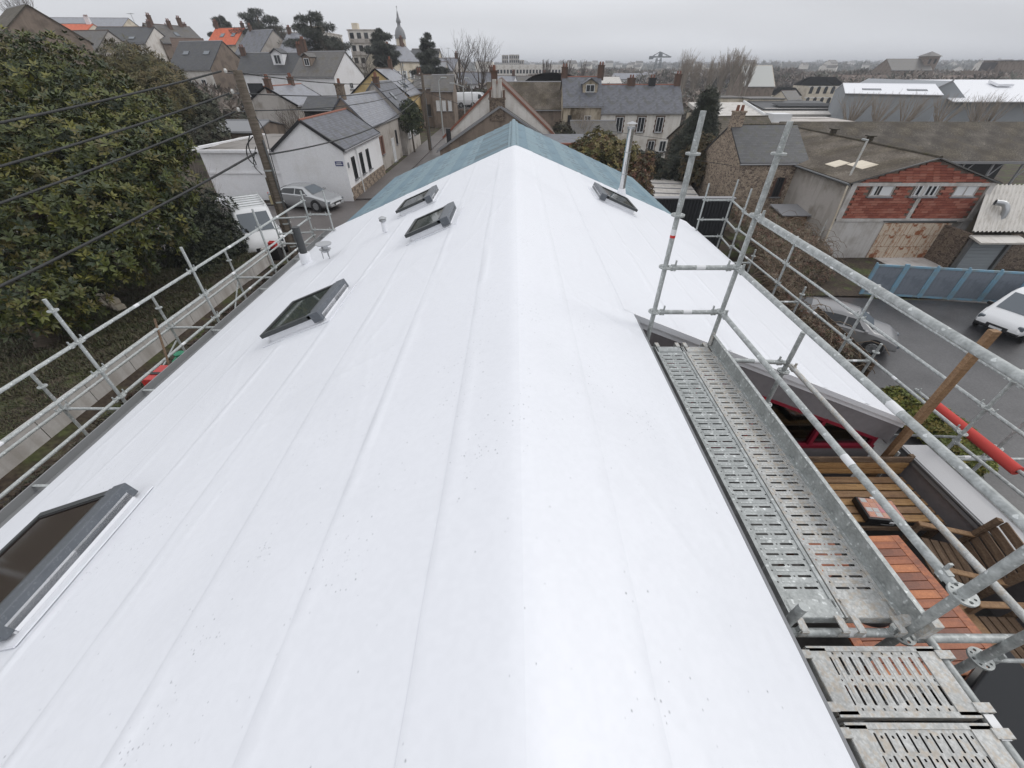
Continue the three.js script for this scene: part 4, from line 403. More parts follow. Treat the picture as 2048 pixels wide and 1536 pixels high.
{ // bramble bank: arching dry stems and dead leaves nobody could count
  seed(61); const out = [], pts = [], zt = [-28, -23, -18.5, -15.5, -13, -10.5], xl = [14, 13, 11.8, 11, 10.6, 10.4], xr = [20.2, 19.4, 13.5, 12.0, 11.8, 11.6];
  const lim = z => { for (let i = 0; i < 5; i++) if (z <= zt[i + 1]) { const t = clamp((z - zt[i]) / (zt[i + 1] - zt[i])); return [xl[i] + (xl[i + 1] - xl[i]) * t, xr[i] + (xr[i + 1] - xr[i]) * t]; } return [xl[5], xr[5]]; };
  const at2 = (x, z) => { const [a, b] = lim(z), e = Math.min(1, (b - x) / 1.2, 1); return -10 + (.9 + 1.0 * fbm(x * .35, z * .35, 3)) * ss(-.1, 1, e) + 1.2 * ss(b, a, x); };
  for (let i = 0; i < 1100; i++) { const z = rr(-28, -10.5), [a0, b0] = lim(z), x = rr(a0, b0 - .2), y = at2(x, z) - .2, a = rr(0, 6.3), L = rr(.4, 1.1), q = [[x, y, z], [x + Math.cos(a) * L * .3, y + L * .7, z + Math.sin(a) * L * .3], [x + Math.cos(a) * L * .8, y + L * .85, z + Math.sin(a) * L * .8], [x + Math.cos(a) * L * 1.2, y + L * .5, z + Math.sin(a) * L * 1.2]]; out.push(new THREE.TubeGeometry(new THREE.CatmullRomCurve3(q.map(p => V(...p))), 5, .012, 3)); }
  const th = thing('bramble_thicket', 'brown tangle of bare brambles below the yard scaffold', 'thicket', [0, 0, 0]); th.userData.kind = 'stuff'; part(th, 'stems', out, M([.18, .135, .095], .95));
  for (let i = 0; i < 15000; i++) { const z = rr(-28, -10.5), [a0, b0] = lim(z), x = rr(a0, b0); pts.push({ p: V(x, at2(x, z) + rr(-.15, .45), z), q: new THREE.Quaternion().setFromEuler(new THREE.Euler(rr(-1, 1), rr(0, 6), rr(-1, 1))), s: rr(.4, 1) }); }
  inst(th, 'dead_leaves', leafGeo(5, .17, .05, .5), mat.leaf, pts, [[.15, .11, .075], [.2, .15, .105], [.11, .085, .06], [.26, .2, .14], [.12, .115, .06], [.2, .1, .07]]);
  const nx = 20, nz = 40, P = [], id = []; for (let j = 0; j <= nz; j++) for (let i = 0; i <= nx; i++) { const z = -28 + 17.5 * j / nz, [a0, b0] = lim(z), x = a0 - .5 + (b0 - a0 + .5) * i / nx; P.push(x, at2(x, z) - .2, z); } for (let j = 0; j < nz; j++) for (let i = 0; i < nx; i++) { const a = j * (nx + 1) + i, b = a + nx + 1; id.push(a, b, a + 1, a + 1, b, b + 1); } const g = new THREE.BufferGeometry(); g.setAttribute('position', new THREE.Float32BufferAttribute(P, 3)); g.setIndex(id); g.computeVertexNormals(); struct('bank', uvm(g), mat.soil, 'earth bank under the brambles'); }
{ // planting strip and lawn litter, left side
  seed(71); const pts = [], gp = []; for (let i = 0; i < 5200; i++) pts.push({ p: V(rr(-10.5, -8.4), -7.14 + rr(0, .16), rr(-17.5, 1)), q: new THREE.Quaternion().setFromEuler(new THREE.Euler(rr(-.7, .7), rr(0, 6), rr(-.7, .7))), s: rr(.5, 1.1) });
  for (let i = 0; i < 30000; i++) { const x = rr(-21, -11.6), z = rr(-18, 2); gp.push({ p: V(x, -6.67, z), q: new THREE.Quaternion().setFromEuler(new THREE.Euler(rr(-.3, .3), rr(0, 6), rr(-.3, .3))), s: rr(.6, 1.4) * (.6 + .7 * fbm(x * .6, z * .6, 4)) }); }
  const a = inst(scene, numbered('planting_strip'), small, mat.leaf, pts, [[.03, .02, .014], [.05, .028, .018], [.035, .035, .016], [.06, .05, .03]]); tag(a, 'dark brown ground cover plants along the foot of the building', 'ground cover');
  const b = inst(scene, numbered('lawn_grass'), leafGeo(5, .16, .02, 1.1, .05), mat.leaf, gp, [[.05, .055, .018], [.07, .07, .025], [.06, .045, .025], [.085, .07, .04], [.04, .05, .016]]); tag(b, 'rough grass and dead leaves on the garden lawn', 'grass'); }

// ---------------------------------------------------------------- houses
function win(P, w, h, x, y, z, ry, o = {}) { // window with frame, pane, sill on a face; local face plane at z
  const f = part(P, 'window', merge([bx(w, .07, .06, 0, h / 2 - .035, .03), bx(w, .07, .06, 0, -h / 2 + .035, .03), bx(.07, h - .14, .06, -w / 2 + .035, 0, .03), bx(.07, h - .14, .06, w / 2 - .035, 0, .03), ...(o.bar === false ? [] : [bx(.05, h - .14, .05, 0, 0, .03)])]), o.frame ?? mat.sticker); f.position.set(x, y, z); f.rotation.y = ry;
  part(f, 'pane', bx(w - .1, h - .1, .02, 0, 0, .012), o.pane ?? mat.pane); if (o.sill !== false) part(f, 'sill', bx(w + .2, .07, .16, 0, -h / 2 - .04, .07), o.sillM ?? mat.lead); if (o.shut) for (const s of [-1, 1]) part(f, 'shutter', bx(w * .5, h, .04, s * w * .77, 0, .03), o.shut); if (o.quoin) for (const s of [-1, 1]) for (let k = 0; k < 6; k++) part(f, 'quoin', bx(k % 2 ? .12 : .2, h / 6.2, .05, s * (w / 2 + (k % 2 ? .06 : .1)), -h / 2 + (k + .5) * h / 6, .025), o.quoin); if (o.lintel) part(f, 'lintel', bx(w + .3, .14, .09, 0, h / 2 + .08, .03), o.lintel); return f; }
function chimney(P, x, y, z, w, h, d, m = mat.chim, pots = 2) { const c = part(P, 'chimney', [bx(w, h, d, x, y + h / 2, z), bx(w + .1, .1, d + .1, x, y + h - .02, z)], m); for (let i = 0; i < pots; i++) part(c, 'chimney_pot', cyl(.12, .1, .34, x + (i - (pots - 1) / 2) * .34 * (w > d ? 1 : 0), y + h + .03, z + (i - (pots - 1) / 2) * .34 * (w > d ? 0 : 1), 10), mat.potM); return c; }
function house(name, label, v, o = {}) { // v: [cx,cz,rot,L,W,base,eave,ridge]
  let [cx, cz, rot, L, W, b, e, r] = v; b = Math.min(b, hT(cx, cz) + .1); const h = thing(name, label, o.cat ?? 'house', [cx, b, cz], rot, o.group); const he = e - b, hr = r - b, wm = o.wall ?? mat.white2, rm = o.roof ?? mat.slate;
  part(h, 'wall', ext([[-W / 2, -.6], [W / 2, -.6], [W / 2, he], [0, hr], [-W / 2, he]], L).rotateY(Math.PI / 2).translate(-L / 2, 0, 0), wm);
  if (o.gable) for (const s of [-1, 1]) part(h, 'gable_face', ext([[-W / 2 + .02, -.5], [W / 2 - .02, -.5], [W / 2 - .02, he], [0, hr - .02], [-W / 2 + .02, he]], .03).rotateY(Math.PI / 2).translate(s > 0 ? L / 2 : -L / 2 - .03, 0, 0), o.gable);
  const a = Math.atan2(hr - he, W / 2), ov = o.over ?? .25, len = Math.hypot(W / 2, hr - he) + ov, og = o.og ?? .12;
  for (const s of [0, 1]) { const g = bx(L + og * 2, .1, len, 0, .05, len / 2); g.rotateX(a); if (s) g.rotateY(Math.PI); g.translate(0, hr, 0); part(h, 'roof', g, (s && o.roofB) || rm); const gu = rod([-L / 2 - og, 0, 0], [L / 2 + og, 0, 0], .06, 8).translate(0, hr - len * Math.sin(a) - .02, (s ? -1 : 1) * (len * Math.cos(a) + .05)); part(h, 'gutter', gu, mat.lead); }
  part(h, 'ridge_tiles', rod([-L / 2 - og, hr + .08, 0], [L / 2 + og, hr + .08, 0], .09, 8), o.ridge ?? mat.brownTile); if (o.verge) for (const s of [-1, 1]) for (const t of [0, 1]) { const g = bx(.14, .16, len, s * (L / 2 + .05), .05, len / 2); g.rotateX(a); if (t) g.rotateY(Math.PI); g.translate(0, hr, 0); part(h, 'verge', g, o.verge); }
  if (o.aerial) part(h, 'aerial', [rod([o.aerial, hr, 0], [o.aerial, hr + 2, 0], .03, 5), ...[-.5, -.2, .1, .4].map(q => rod([o.aerial + q, hr + 1.9, -.35], [o.aerial + q, hr + 1.9, .35], .02, 4)), rod([o.aerial - .6, hr + 1.9, 0], [o.aerial + .5, hr + 1.9, 0], .025, 4)], mat.galvDark);
  const onRoof = (side, u, t, lift) => { const q = side === 'F' ? 1 : -1, d = t * len; return [u, hr - d * Math.sin(a) + lift * Math.cos(a), q * (d * Math.cos(a) + lift * Math.sin(a)), q]; };
  for (const [side, u, t, w, l] of o.sky ?? []) { const [x, y, z, q] = onRoof(side, u, t, .12), f = new THREE.Group(); f.name = 'roof_window'; f.position.set(x, y, z); f.rotation.order = 'YXZ'; f.rotation.set(a, q > 0 ? 0 : Math.PI, 0); h.add(f); part(f, 'frame', bx(w, .08, l), mat.skyFrame); part(f, 'pane', bx(w - .14, .02, l - .14, 0, .042, 0), mat.paneL); }
  for (const [u, w, ch, off, m, pots] of o.chim ?? []) { const y = hr - Math.abs(off) * Math.tan(a) - .3; chimney(h, u, y, off, w, ch + .3, .5, m ?? mat.chim, pots ?? 2); }
  for (const [u, t, w, hh] of o.dorm ?? []) { const [x, y, z] = onRoof('F', u, t, 0), d = new THREE.Group(); d.name = 'dormer'; d.position.set(x, y, z); h.add(d); part(d, 'cheek', ext([[-w / 2, 0], [w / 2, 0], [w / 2, hh * .7], [0, hh], [-w / 2, hh * .7]], hh * 1.3).translate(0, 0, -hh * 1.3), o.dormM ?? mat.white); for (const s of [-1, 1]) { const g = bx(w * .68, .08, hh * 1.4, 0, 0, 0, 0, 0, s * -.54); part(d, 'dormer_roof', g.translate(s * w * .27, hh * .88, -hh * .55), rm); } win(d, w * .6, hh * .55, 0, hh * .38, 0, 0, { sill: false }); }
  const F = { F: [0, W / 2], B: [Math.PI, W / 2], L: [-Math.PI / 2, L / 2], R: [Math.PI / 2, L / 2] };
  for (const [face, u, y, w, hh, oo] of o.win ?? []) { const [ry, d] = F[face]; const off = d + (o.gable && (face === 'L' || face === 'R') ? .031 : .001); win(h, w, hh, u * Math.cos(ry) + off * Math.sin(ry), y, -u * Math.sin(ry) + off * Math.cos(ry), ry, oo); }
  return h; }
const drk = { frame: mat.dark }, shW = { shut: mat.sticker }, shB = { frame: M([.2, .1, .07], .7), shut: M([.2, .1, .07], .7) };
// white house on the corner (local R end faces the near street corner after turning)
{ const h = house('white_house', 'white rendered corner house with wet slate roof and stone plinth', [-13.54, -34.55, Math.PI / 2, 8.78, 4.55, -7.38, -4.23, -2.67], { wall: mat.white, roof: mat.slate, verge: mat.dark, over: .12, og: .06, ridge: mat.orangeTrim, win: [['F', -2.9, 1.85, .62, 1.35, drk], ['F', -1.1, 1.85, .62, 1.35, drk], ['F', .55, 1.85, .62, 1.35, drk]] });
  seed(7); for (let i = 0; i < 26; i++) for (let r = 0; r < 3; r++) part(h, 'plinth_stone', bx(.33, .26, .07, -4.2 + i * .335 + (r % 2) * .1, .16 + r * .27, 2.3), (i + r) % 3 ? mat.stone : mat.stoneD);
  const s = part(h, 'street_sign', bx(.02, .28, .52, -4.41, 2.35, 1.85), M([.03, .04, .16], .4)); part(s, 'lettering', [bx(.006, .05, .34, -4.422, 2.4, 1.85), bx(.006, .05, .42, -4.422, 2.3, 1.85)], mat.sticker); part(h, 'meter_box', bx(.16, .3, .06, -4.0, 2.2, 2.32), mat.ironGrey); part(h, 'downpipe', rod([-2.05, .1, 2.36], [-2.05, 3.1, 2.36], .045, 8), mat.sticker); part(h, 'rear_verge', bx(.3, .14, 2.9, 4.5, 3.9, 1.15, 0, .6), mat.cream); }
{ const a = thing('white_annex', 'white flat roofed annex beside the corner house', 'annex', [0, -7.4, 0]); const poly = [[-21.0, 30.5], [-15.85, 30.5], [-15.85, 39], [-20.6, 39.8], [-22.2, 37.6]]; part(a, 'wall', ext(poly, 3.0).rotateX(-Math.PI / 2).translate(0, 0, 0), mat.white); part(a, 'parapet', [bx(5.2, .16, .22, -18.4, 3.06, -30.4), bx(.22, .16, 9.0, -21.5, 3.06, -34.5, -.16)], mat.white); part(a, 'flat_roof', ext(poly.map(([x, z]) => [x * .98 - .36, z * .985 + .5]), .03).rotateX(-Math.PI / 2).translate(0, 3.01, 0), T(plaster([126, 120, 114], [92, 86, 80], .8, 301, 4), .5)); part(a, 'band', bx(5.1, .1, .06, -18.4, 1.75, -30.46), mat.white); part(a, 'lamp', rbx(.26, .12, .14, .04, -17.6, 2.2, -30.42), mat.sticker); }
{ const a = thing('white_cover', 'white tarpaulin covered heap in front of the annex', 'cover', [-19.3, -7.4, -29.2]); const g = new THREE.SphereGeometry(1, 24, 10, 0, 6.3, 0, 1.57); const p = g.attributes.position; for (let i = 0; i < p.count; i++) { const k = 1 + .25 * (vn(p.getX(i) * 3, p.getZ(i) * 3, 5) - .5); p.setXYZ(i, p.getX(i) * 1.7 * k, p.getY(i) * .55 * k, p.getZ(i) * .5 * k); } g.computeVertexNormals(); part(a, 'tarpaulin', g, mat.whiteTrim); part(a, 'edge_rope', cable([[1.4, .1, .2], [2.4, .05, .2], [3.4, .03, .1]], .03, 12), mat.cableM); }
house('terrace_house', 'narrow terraced house with brown shutters next to the corner house', [-13.86, -44.3, Math.PI / 2, 10.1, 3.8, -7.4, -3.85, -1.9], { wall: mat.greyR, roof: mat.slateL, roofB: mat.slate, ridge: mat.lead, gable: mat.brownR, over: .1, chim: [[-4.7, .7, .9, 0, mat.stoneD, 1]], win: [['F', -3.9, 1.9, .6, 1.4, shB], ['F', -2.4, 1.9, .6, 1.4, shB], ['F', 1.5, 1.0, .95, 2.0, { frame: mat.sticker, pane: mat.sticker }], ['F', 3.2, 1.9, .6, 1.2, drk]] });
house('slate_house', 'dark slate roofed terraced house with a white rear edge', [-14.1, -53.6, Math.PI / 2, 7.6, 5.2, -7.2, -3.7, -1.2], { wall: mat.greyR, roof: mat.slate, roofB: mat.slateL, ridge: mat.lead, sky: [['F', -1.5, .45, .7, .9]], chim: [[-3.4, .7, .8, .3]], win: [['F', -2, 1.9, .7, 1.3, shW], ['F', 1, 1.9, .7, 1.3, shW]] });
house('yellow_house', 'ochre gabled house with pale roof and two roof windows', [-18.02, -71, Math.PI / 2, 10, 7.58, -6.4, -2.83, -.14], { wall: mat.yellow, roof: mat.slateL, roofB: mat.brownTile, ridge: mat.brownTile, verge: mat.dark, sky: [['F', -2.0, .62, .9, 1.2], ['F', -.3, .62, .9, 1.2]], win: [['L', -.2, 4.1, 1.1, 1.4, drk], ['L', 2.2, 1.4, .9, 1.2, {}]], chim: [[3.5, .7, 1.1, 0]] });
house('tall_cream_house', 'tall cream house with pale slate roof below the church spire', [-27.6, -117.5, 1.15, 11, 6.4, -4.6, 1.3, 3.9], { wall: mat.cream, aerial: 2, roof: mat.slateL, chim: [[4, .8, 1.6, 0], [-2, .7, .8, .6]], win: [['F', -3, 4.2, .9, 1.5, shW], ['F', -.6, 4.2, .9, 1.5, shW], ['F', 2.2, 4.2, .9, 1.5, shW], ['F', -2, 1.6, .9, 1.5, {}]] });
house('mansard_house', 'large grey mansard roofed house behind the cream house', [-22.7, -134.5, 0, 7, 9, -4, 1.4, 3.8], { roof: mat.slateD, wall: mat.cream, win: [['F', -1.6, 4.2, .9, 1.5, {}], ['F', 1.6, 4.2, .9, 1.5, {}]] });
house('grey_roof_cottage', 'low cottage with blue grey zinc roof beside the dark cedar', [-16.2, -104, 0, 5, 8, -4.6, -.6, .9], { roof: mat.zinc, wall: mat.greyR, win: [['F', 1, 2.4, .9, 1.2, {}], ['F', -1, 2.4, .9, 1.2, {}]] });
house('pale_cottage', 'small pale cottage with brown door below the far pole', [-13.4, -78, 0, 3.4, 6, -6.8, -2.3, -.9], { roof: mat.slateM, wall: mat.brownR, chim: [[-1.2, .6, .6, 0]], win: [['F', .2, 2.0, .7, 1.5, drk]] });
house('shuttered_cottage', 'small cottage with three white shutters beside the street', [-10.7, -76.5, 0, 3.2, 5, -6.8, -2.6, -.9], { roof: mat.slateM, wall: mat.brownR, ridge: mat.lead, win: [['F', -.8, 2.7, .55, 1.3, { pane: mat.sticker }], ['F', .1, 2.7, .55, 1.3, { pane: mat.sticker }], ['F', 1, 2.7, .55, 1.3, { pane: mat.sticker }]] });
house('dormer_house', 'white house with dark slate roof and one white dormer', [-38.9, -83.5, 0, 9.5, 7, -4.5, -.55, 1.85], { roof: mat.slateD, wall: mat.white, gable: mat.brownR, ridge: mat.lead, dorm: [[1.6, .62, 1.7, 2.1]], chim: [[-4.5, .7, 1, .4], [4.6, .7, 1.3, .3]], win: [['F', -2.6, 2.5, 2.4, 2.6, { frame: mat.dark, pane: mat.black2 }], ['F', 1.7, 2.3, 1.0, 1.4, {}], ['F', 3.6, 2.3, .9, 1.6, shW]] });
house('white_gable_house', 'grey slate house with a bright white gable end', [-28.4, -77.5, -.35, 7.6, 7, -4.6, -.9, 1.85], { roof: mat.slateM, wall: mat.white, ridge: mat.lead, dorm: [[-1.6, .6, 1.5, 1.6]], dormM: mat.brownR, chim: [[-3.5, .8, 1.5, 0]], win: [['F', 2, 2.4, .8, 1.2, {}], ['R', 0, 4.4, .8, .8, {}]] });
house('lichen_roof_house', 'lichen spotted slate house with two roof windows and brown gable', [-53.4, -89.5, -.3, 9.2, 8.4, -4.6, -.1, 3.5], { roof: mat.slateD, wall: mat.white2, gable: mat.brownR, ridge: mat.lead, sky: [['F', -2, .42, 1.3, .8], ['F', 2.5, .42, 1.3, .8]], win: [['F', -1, 2.4, 1, 1.4, {}], ['F', 2.2, 2.4, 1, 1.4, {}]] });
house('orange_roof_house', 'house with vivid orange tiled roof and two roof windows', [-62, -116.5, -.25, 7.4, 8, -1, 4.0, 6.8], { aerial: -2, roof: mat.orange, wall: mat.cream, gable: mat.greyR, sky: [['F', -.8, .45, 1, 1.1], ['F', 2.0, .42, 1, 1.1]], chim: [[-3.4, .8, 1.2, 0], [3.4, .6, .8, 0]] });
house('grey_gable_house', 'grey slate house with wide rendered gable beside the orange roof', [-51, -107, -.5, 7.7, 9, -2.4, 2.2, 5.9], { roof: mat.slate, wall: mat.greyR, ridge: mat.lead, chim: [[-3, .6, .9, 0]] });
house('brown_roof_house', 'long brown slate roofed house with three small roof windows', [-62.4, -76, -.2, 10.4, 8, -3.6, 1.2, 4.1], { roof: mat.slateM, wall: mat.brownR, gable: mat.greyR, sky: [['F', -3.6, .45, 1, .9], ['F', -.6, .45, .6, .8], ['F', 2.6, .45, 1, .9]] });
house('dark_roof_house', 'plain dark slate house on the hill crest', [-72, -99, 0, 10.4, 8, -2, 3.6, 5.9], { aerial: 2, roof: mat.slateD, wall: mat.white2, sky: [['F', 2.4, .7, 1.1, .7]], chim: [[4.6, .7, .8, 0]] });
house('small_orange_house', 'small orange tiled house with white chimney on the skyline', [-101.3, -123.5, 0, 8.4, 7, 0, 6.3, 7.9], { roof: mat.orange, wall: mat.cream, chim: [[3.4, 1, 1.3, 0, mat.white, 3]] });
house('long_grey_hall', 'long pale grey roofed hall at the top of the hill', [-115, -146, .08, 20, 12, 0, 7.8, 10.6], { cat: 'hall', roof: mat.slateL, wall: mat.cream, ridge: mat.lead });
house('red_gable_house', 'brick toned gabled house with a row of chimneys on the hill', [-67.7, -104.5, 1.2, 9, 6, -1.5, 3.9, 6.5], { roof: mat.slateM, wall: mat.brownR, chim: [[-3, .6, 1.3, 0], [0, .6, 1.2, .6], [2.8, .7, 1.3, 0]], sky: [['F', 0, .5, .9, .9]] });
house('terracotta_cottage', 'low terracotta gabled cottage in front of the orange roof', [-60.2, -97, .5, 5, 5, -2, 2.2, 4.2], { roof: mat.brownTile, wall: mat.chim, sky: [['F', -.6, .5, .9, .7]] });
house('moss_roof_house', 'steep green grey roof at the top of the magnolia', [-56.5, -62, -.6, 8, 8, -2, 2.4, 5.4], { roof: mat.mossy, wall: mat.brownR, ridge: mat.lead });
house('pale_roof_house', 'low pale roofed house with red chimneys behind the annex', [-26.04, -56.5, Math.PI / 2, 9, 5.4, -7, -3.1, -1.6], { roof: mat.slateL, wall: mat.greyR, ridge: mat.orangeTrim, verge: mat.dark, chim: [[-4.2, .7, .9, .3], [2, .6, .8, 0]], sky: [['B', -2.5, .6, .8, .8]] });
house('long_shed', 'long low grey metal roofed shed under the conifers', [-30.7, -49, 0, 11, 6, -7.4, -4.9, -4.3], { cat: 'shed', roof: mat.zinc, wall: mat.brownR, ridge: mat.zinc });
house('dark_lean_shed', 'small dark boarded shed beside the stone gable', [-19.2, -50, 0, 3.4, 4, -7, -3.2, -2.4], { cat: 'shed', roof: mat.slateD, wall: mat.dark, ridge: mat.lead });
house('mid_slate_house', 'plain slate house with rendered gable under the cedar', [-41.2, -104, -.4, 8.4, 8, -2.6, 2.1, 5.3], { roof: mat.slateL, wall: mat.greyR, ridge: mat.lead, chim: [[-3.6, .7, 1, 0]] });
house('back_hill_house', 'grey slate house half hidden behind the pines', [-47.5, -118, .2, 9, 8, -1.6, 3, 5.6], { roof: mat.slate, wall: mat.cream, ridge: mat.lead, chim: [[3, .7, 1, 0]] });
// brown wall house with the chimney, cream house behind, slate extension
{ const h = house('brown_gable_house', 'brown rendered gable with stacked chimney right behind the blue roof', [-1.1, -40.1, Math.PI / 2, 1.2, 10.5, -7.6, -5.55, -2.5], { wall: mat.brownR, roof: mat.slateM, ridge: mat.lead, verge: mat.lead, og: .04 }); part(h, 'chimney', [bx(.7, 1.5, 1.25, -.3, 5.0, -.25), bx(.8, .12, 1.4, -.3, 5.75, -.25)], mat.stoneD); for (const z of [-.8, .3]) part(h, 'chimney_brick', bx(.5, .5, .16, -.3, 6.05, z), mat.chim); for (const z of [-.45, -.02]) part(h, 'chimney_flue', rod([-.3, 5.8, z], [-.3, 7.0, z], .17, 12), mat.corr); part(h, 'flue_pipe', cyl(.2, .2, 1.1, -.5, 2.6, -4.4, 12), mat.dark); }
house('cream_gable_house', 'cream gable with an orange tiled verge behind the chimney', [-1.2, -45.6, Math.PI / 2, 9, 9.6, -8, -4.7, -.85], { wall: mat.white2, roof: mat.brownTile, verge: mat.orangeTrim, og: .02, chim: [[-4, .7, 1, -.4, mat.chim, 3]] });
{ const h = thing('slate_extension', 'dark slate clad box with an orange ridge beside the blue roof', 'extension', [4.35, -9.6, -37]); part(h, 'wall', bx(4.6, 5.1, 6, 0, 2.55, 0), mat.slateD); part(h, 'upper_band', bx(4.65, .8, .06, 0, 4.6, 3.04), mat.zinc); part(h, 'ridge_tiles', bx(4.9, .14, .3, 0, 5.2, 2.9), mat.orangeTrim); part(h, 'roof', bx(4.8, .08, 6, 0, 5.14, -.1), mat.slate); }
// long slate house across the gardens
{ const q = { quoin: mat.chim, lintel: mat.timberOld, pane: mat.pane, frame: mat.sticker };
  house('long_slate_house', 'long pale two storey house with grey slate roof and quoined windows', [17.03, -67.6, 0, 10.74, 7, -10, -4.6, -1.85], { wall: mat.white2, roof: mat.slate, ridge: mat.orangeTrim, chim: [[-1.2, 1.0, .8, 0], [1.6, .9, .8, 0, mat.dark], [5.0, .8, 1.2, 0]], win: [['F', -2.8, 4.0, .95, 1.75, q], ['F', .1, 4.0, .95, 1.75, q], ['F', 2.6, 4.0, .95, 1.75, q], ['F', 2.0, 1.1, .9, 2.1, q], ['F', 3.6, 1.5, .9, 1.3, {}]] });
  house('stained_slate_house', 'taller stained house end with one big dormer and red chimneys', [9.05, -67.4, 0, 5.0, 7.2, -10, -3.86, -1.0], { wall: mat.oldWall, roof: mat.slate, ridge: mat.orangeTrim, chim: [[-2.3, .8, 1.1, 0], [2.5, .8, 1.3, 0]], win: [['F', .8, 4.2, .9, 1.7, {}], ['F', -1.6, 4.6, .5, 1.0, drk]], dorm: [[1.0, .55, 1.9, 1.5]], dormM: mat.oldWall });
  house('lean_to_house', 'grey stained lean-to outbuilding below the stained house', [10.2, -61.5, 0, 5.6, 4, -10, -6.6, -5.4], { cat: 'outbuilding', wall: mat.oldWall, roof: mat.slateM, ridge: mat.lead }); 
  house('brown_roof_barn', 'long dull brown barn roof behind the cream gable', [1.6, -70.5, 0, 10.5, 8, -9.6, -4.4, -1.6], { cat: 'barn', wall: mat.brownR, roof: mat.lichen, ridge: mat.lead });
  const d = thing('arched_hall', 'hall with a black curved roof behind the dull brown barn', 'hall', [7.2, -8, -92]); part(d, 'wall', bx(10, 5.2, 10, 0, 2.6, 0), mat.greyR); const g = new THREE.CylinderGeometry(9, 9, 10.4, 28, 1, false, -.58, 1.16).rotateX(Math.PI / 2).rotateZ(Math.PI).scale(1, -1, 1); part(d, 'roof', flip(uvm(new THREE.CylinderGeometry(9, 9, 10.4, 40).rotateX(Math.PI / 2).scale(.62, .26, 1))).translate(0, 5, 0), mat.black2); }
// stone house
house('stone_house', 'rubble stone gabled house with slate roof and mossy chimney', [18.5, -35.2, .03, 4.9, 5.98, -10.2, -5.31, -3.36], { wall: mat.stone, roof: mat.slateD, ridge: mat.mossy, over: .1, og: .04, chim: [[-2.1, .8, .9, 0, mat.stone, 2]], win: [['F', .9, 3.3, .55, 1.3, { frame: mat.dark, quoin: mat.chim }], ['L', 1.2, 1.7, .35, .9, drk], ['F', -.4, 1.0, 1.5, 1.6, { frame: mat.ironGrey, pane: mat.black2 }]] });
house('mossy_barn', 'old barn with mossy brown roof behind the stone house', [21.5, -48, .1, 8, 8, -10, -6.0, -3.9], { cat: 'barn', wall: mat.stoneD, roof: mat.mossy, ridge: mat.mossyD });
{ const b = thing('black_fence', 'tall black corrugated metal fence in front of the stone house', 'fence', [9.6, -9.95, -24.3]); for (let i = 0; i < 24; i++) part(b, 'rib', bx(.09, 4.5, .05, -2.05 + i * .175, 2.25, 1.53), mat.black2); part(b, 'wall', bx(4.3, 4.5, .3, 0, 2.25, 1.36), mat.black2); part(b, 'capping', bx(4.4, .05, .4, 0, 4.53, 1.38), mat.lead); }
{ const b = thing('white_lean_to', 'white ribbed metal lean-to roof by the russet shrub', 'shed', [13.2, -10, -36.4], -.16); const g = bx(3.6, .08, 8.2, 0, 0, 0, 0, .02); part(b, 'roof', g.translate(0, 2.05, 0), mat.corr); for (let i = 0; i < 5; i++) part(b, 'roof_rib', bx(3.6, .05, .12, 0, 2.12 - (i - 2) * .03, -3.3 + i * 1.65), mat.lead); part(b, 'wall', bx(3.3, 2, 7.8, 0, 1, 0), mat.brownR); }
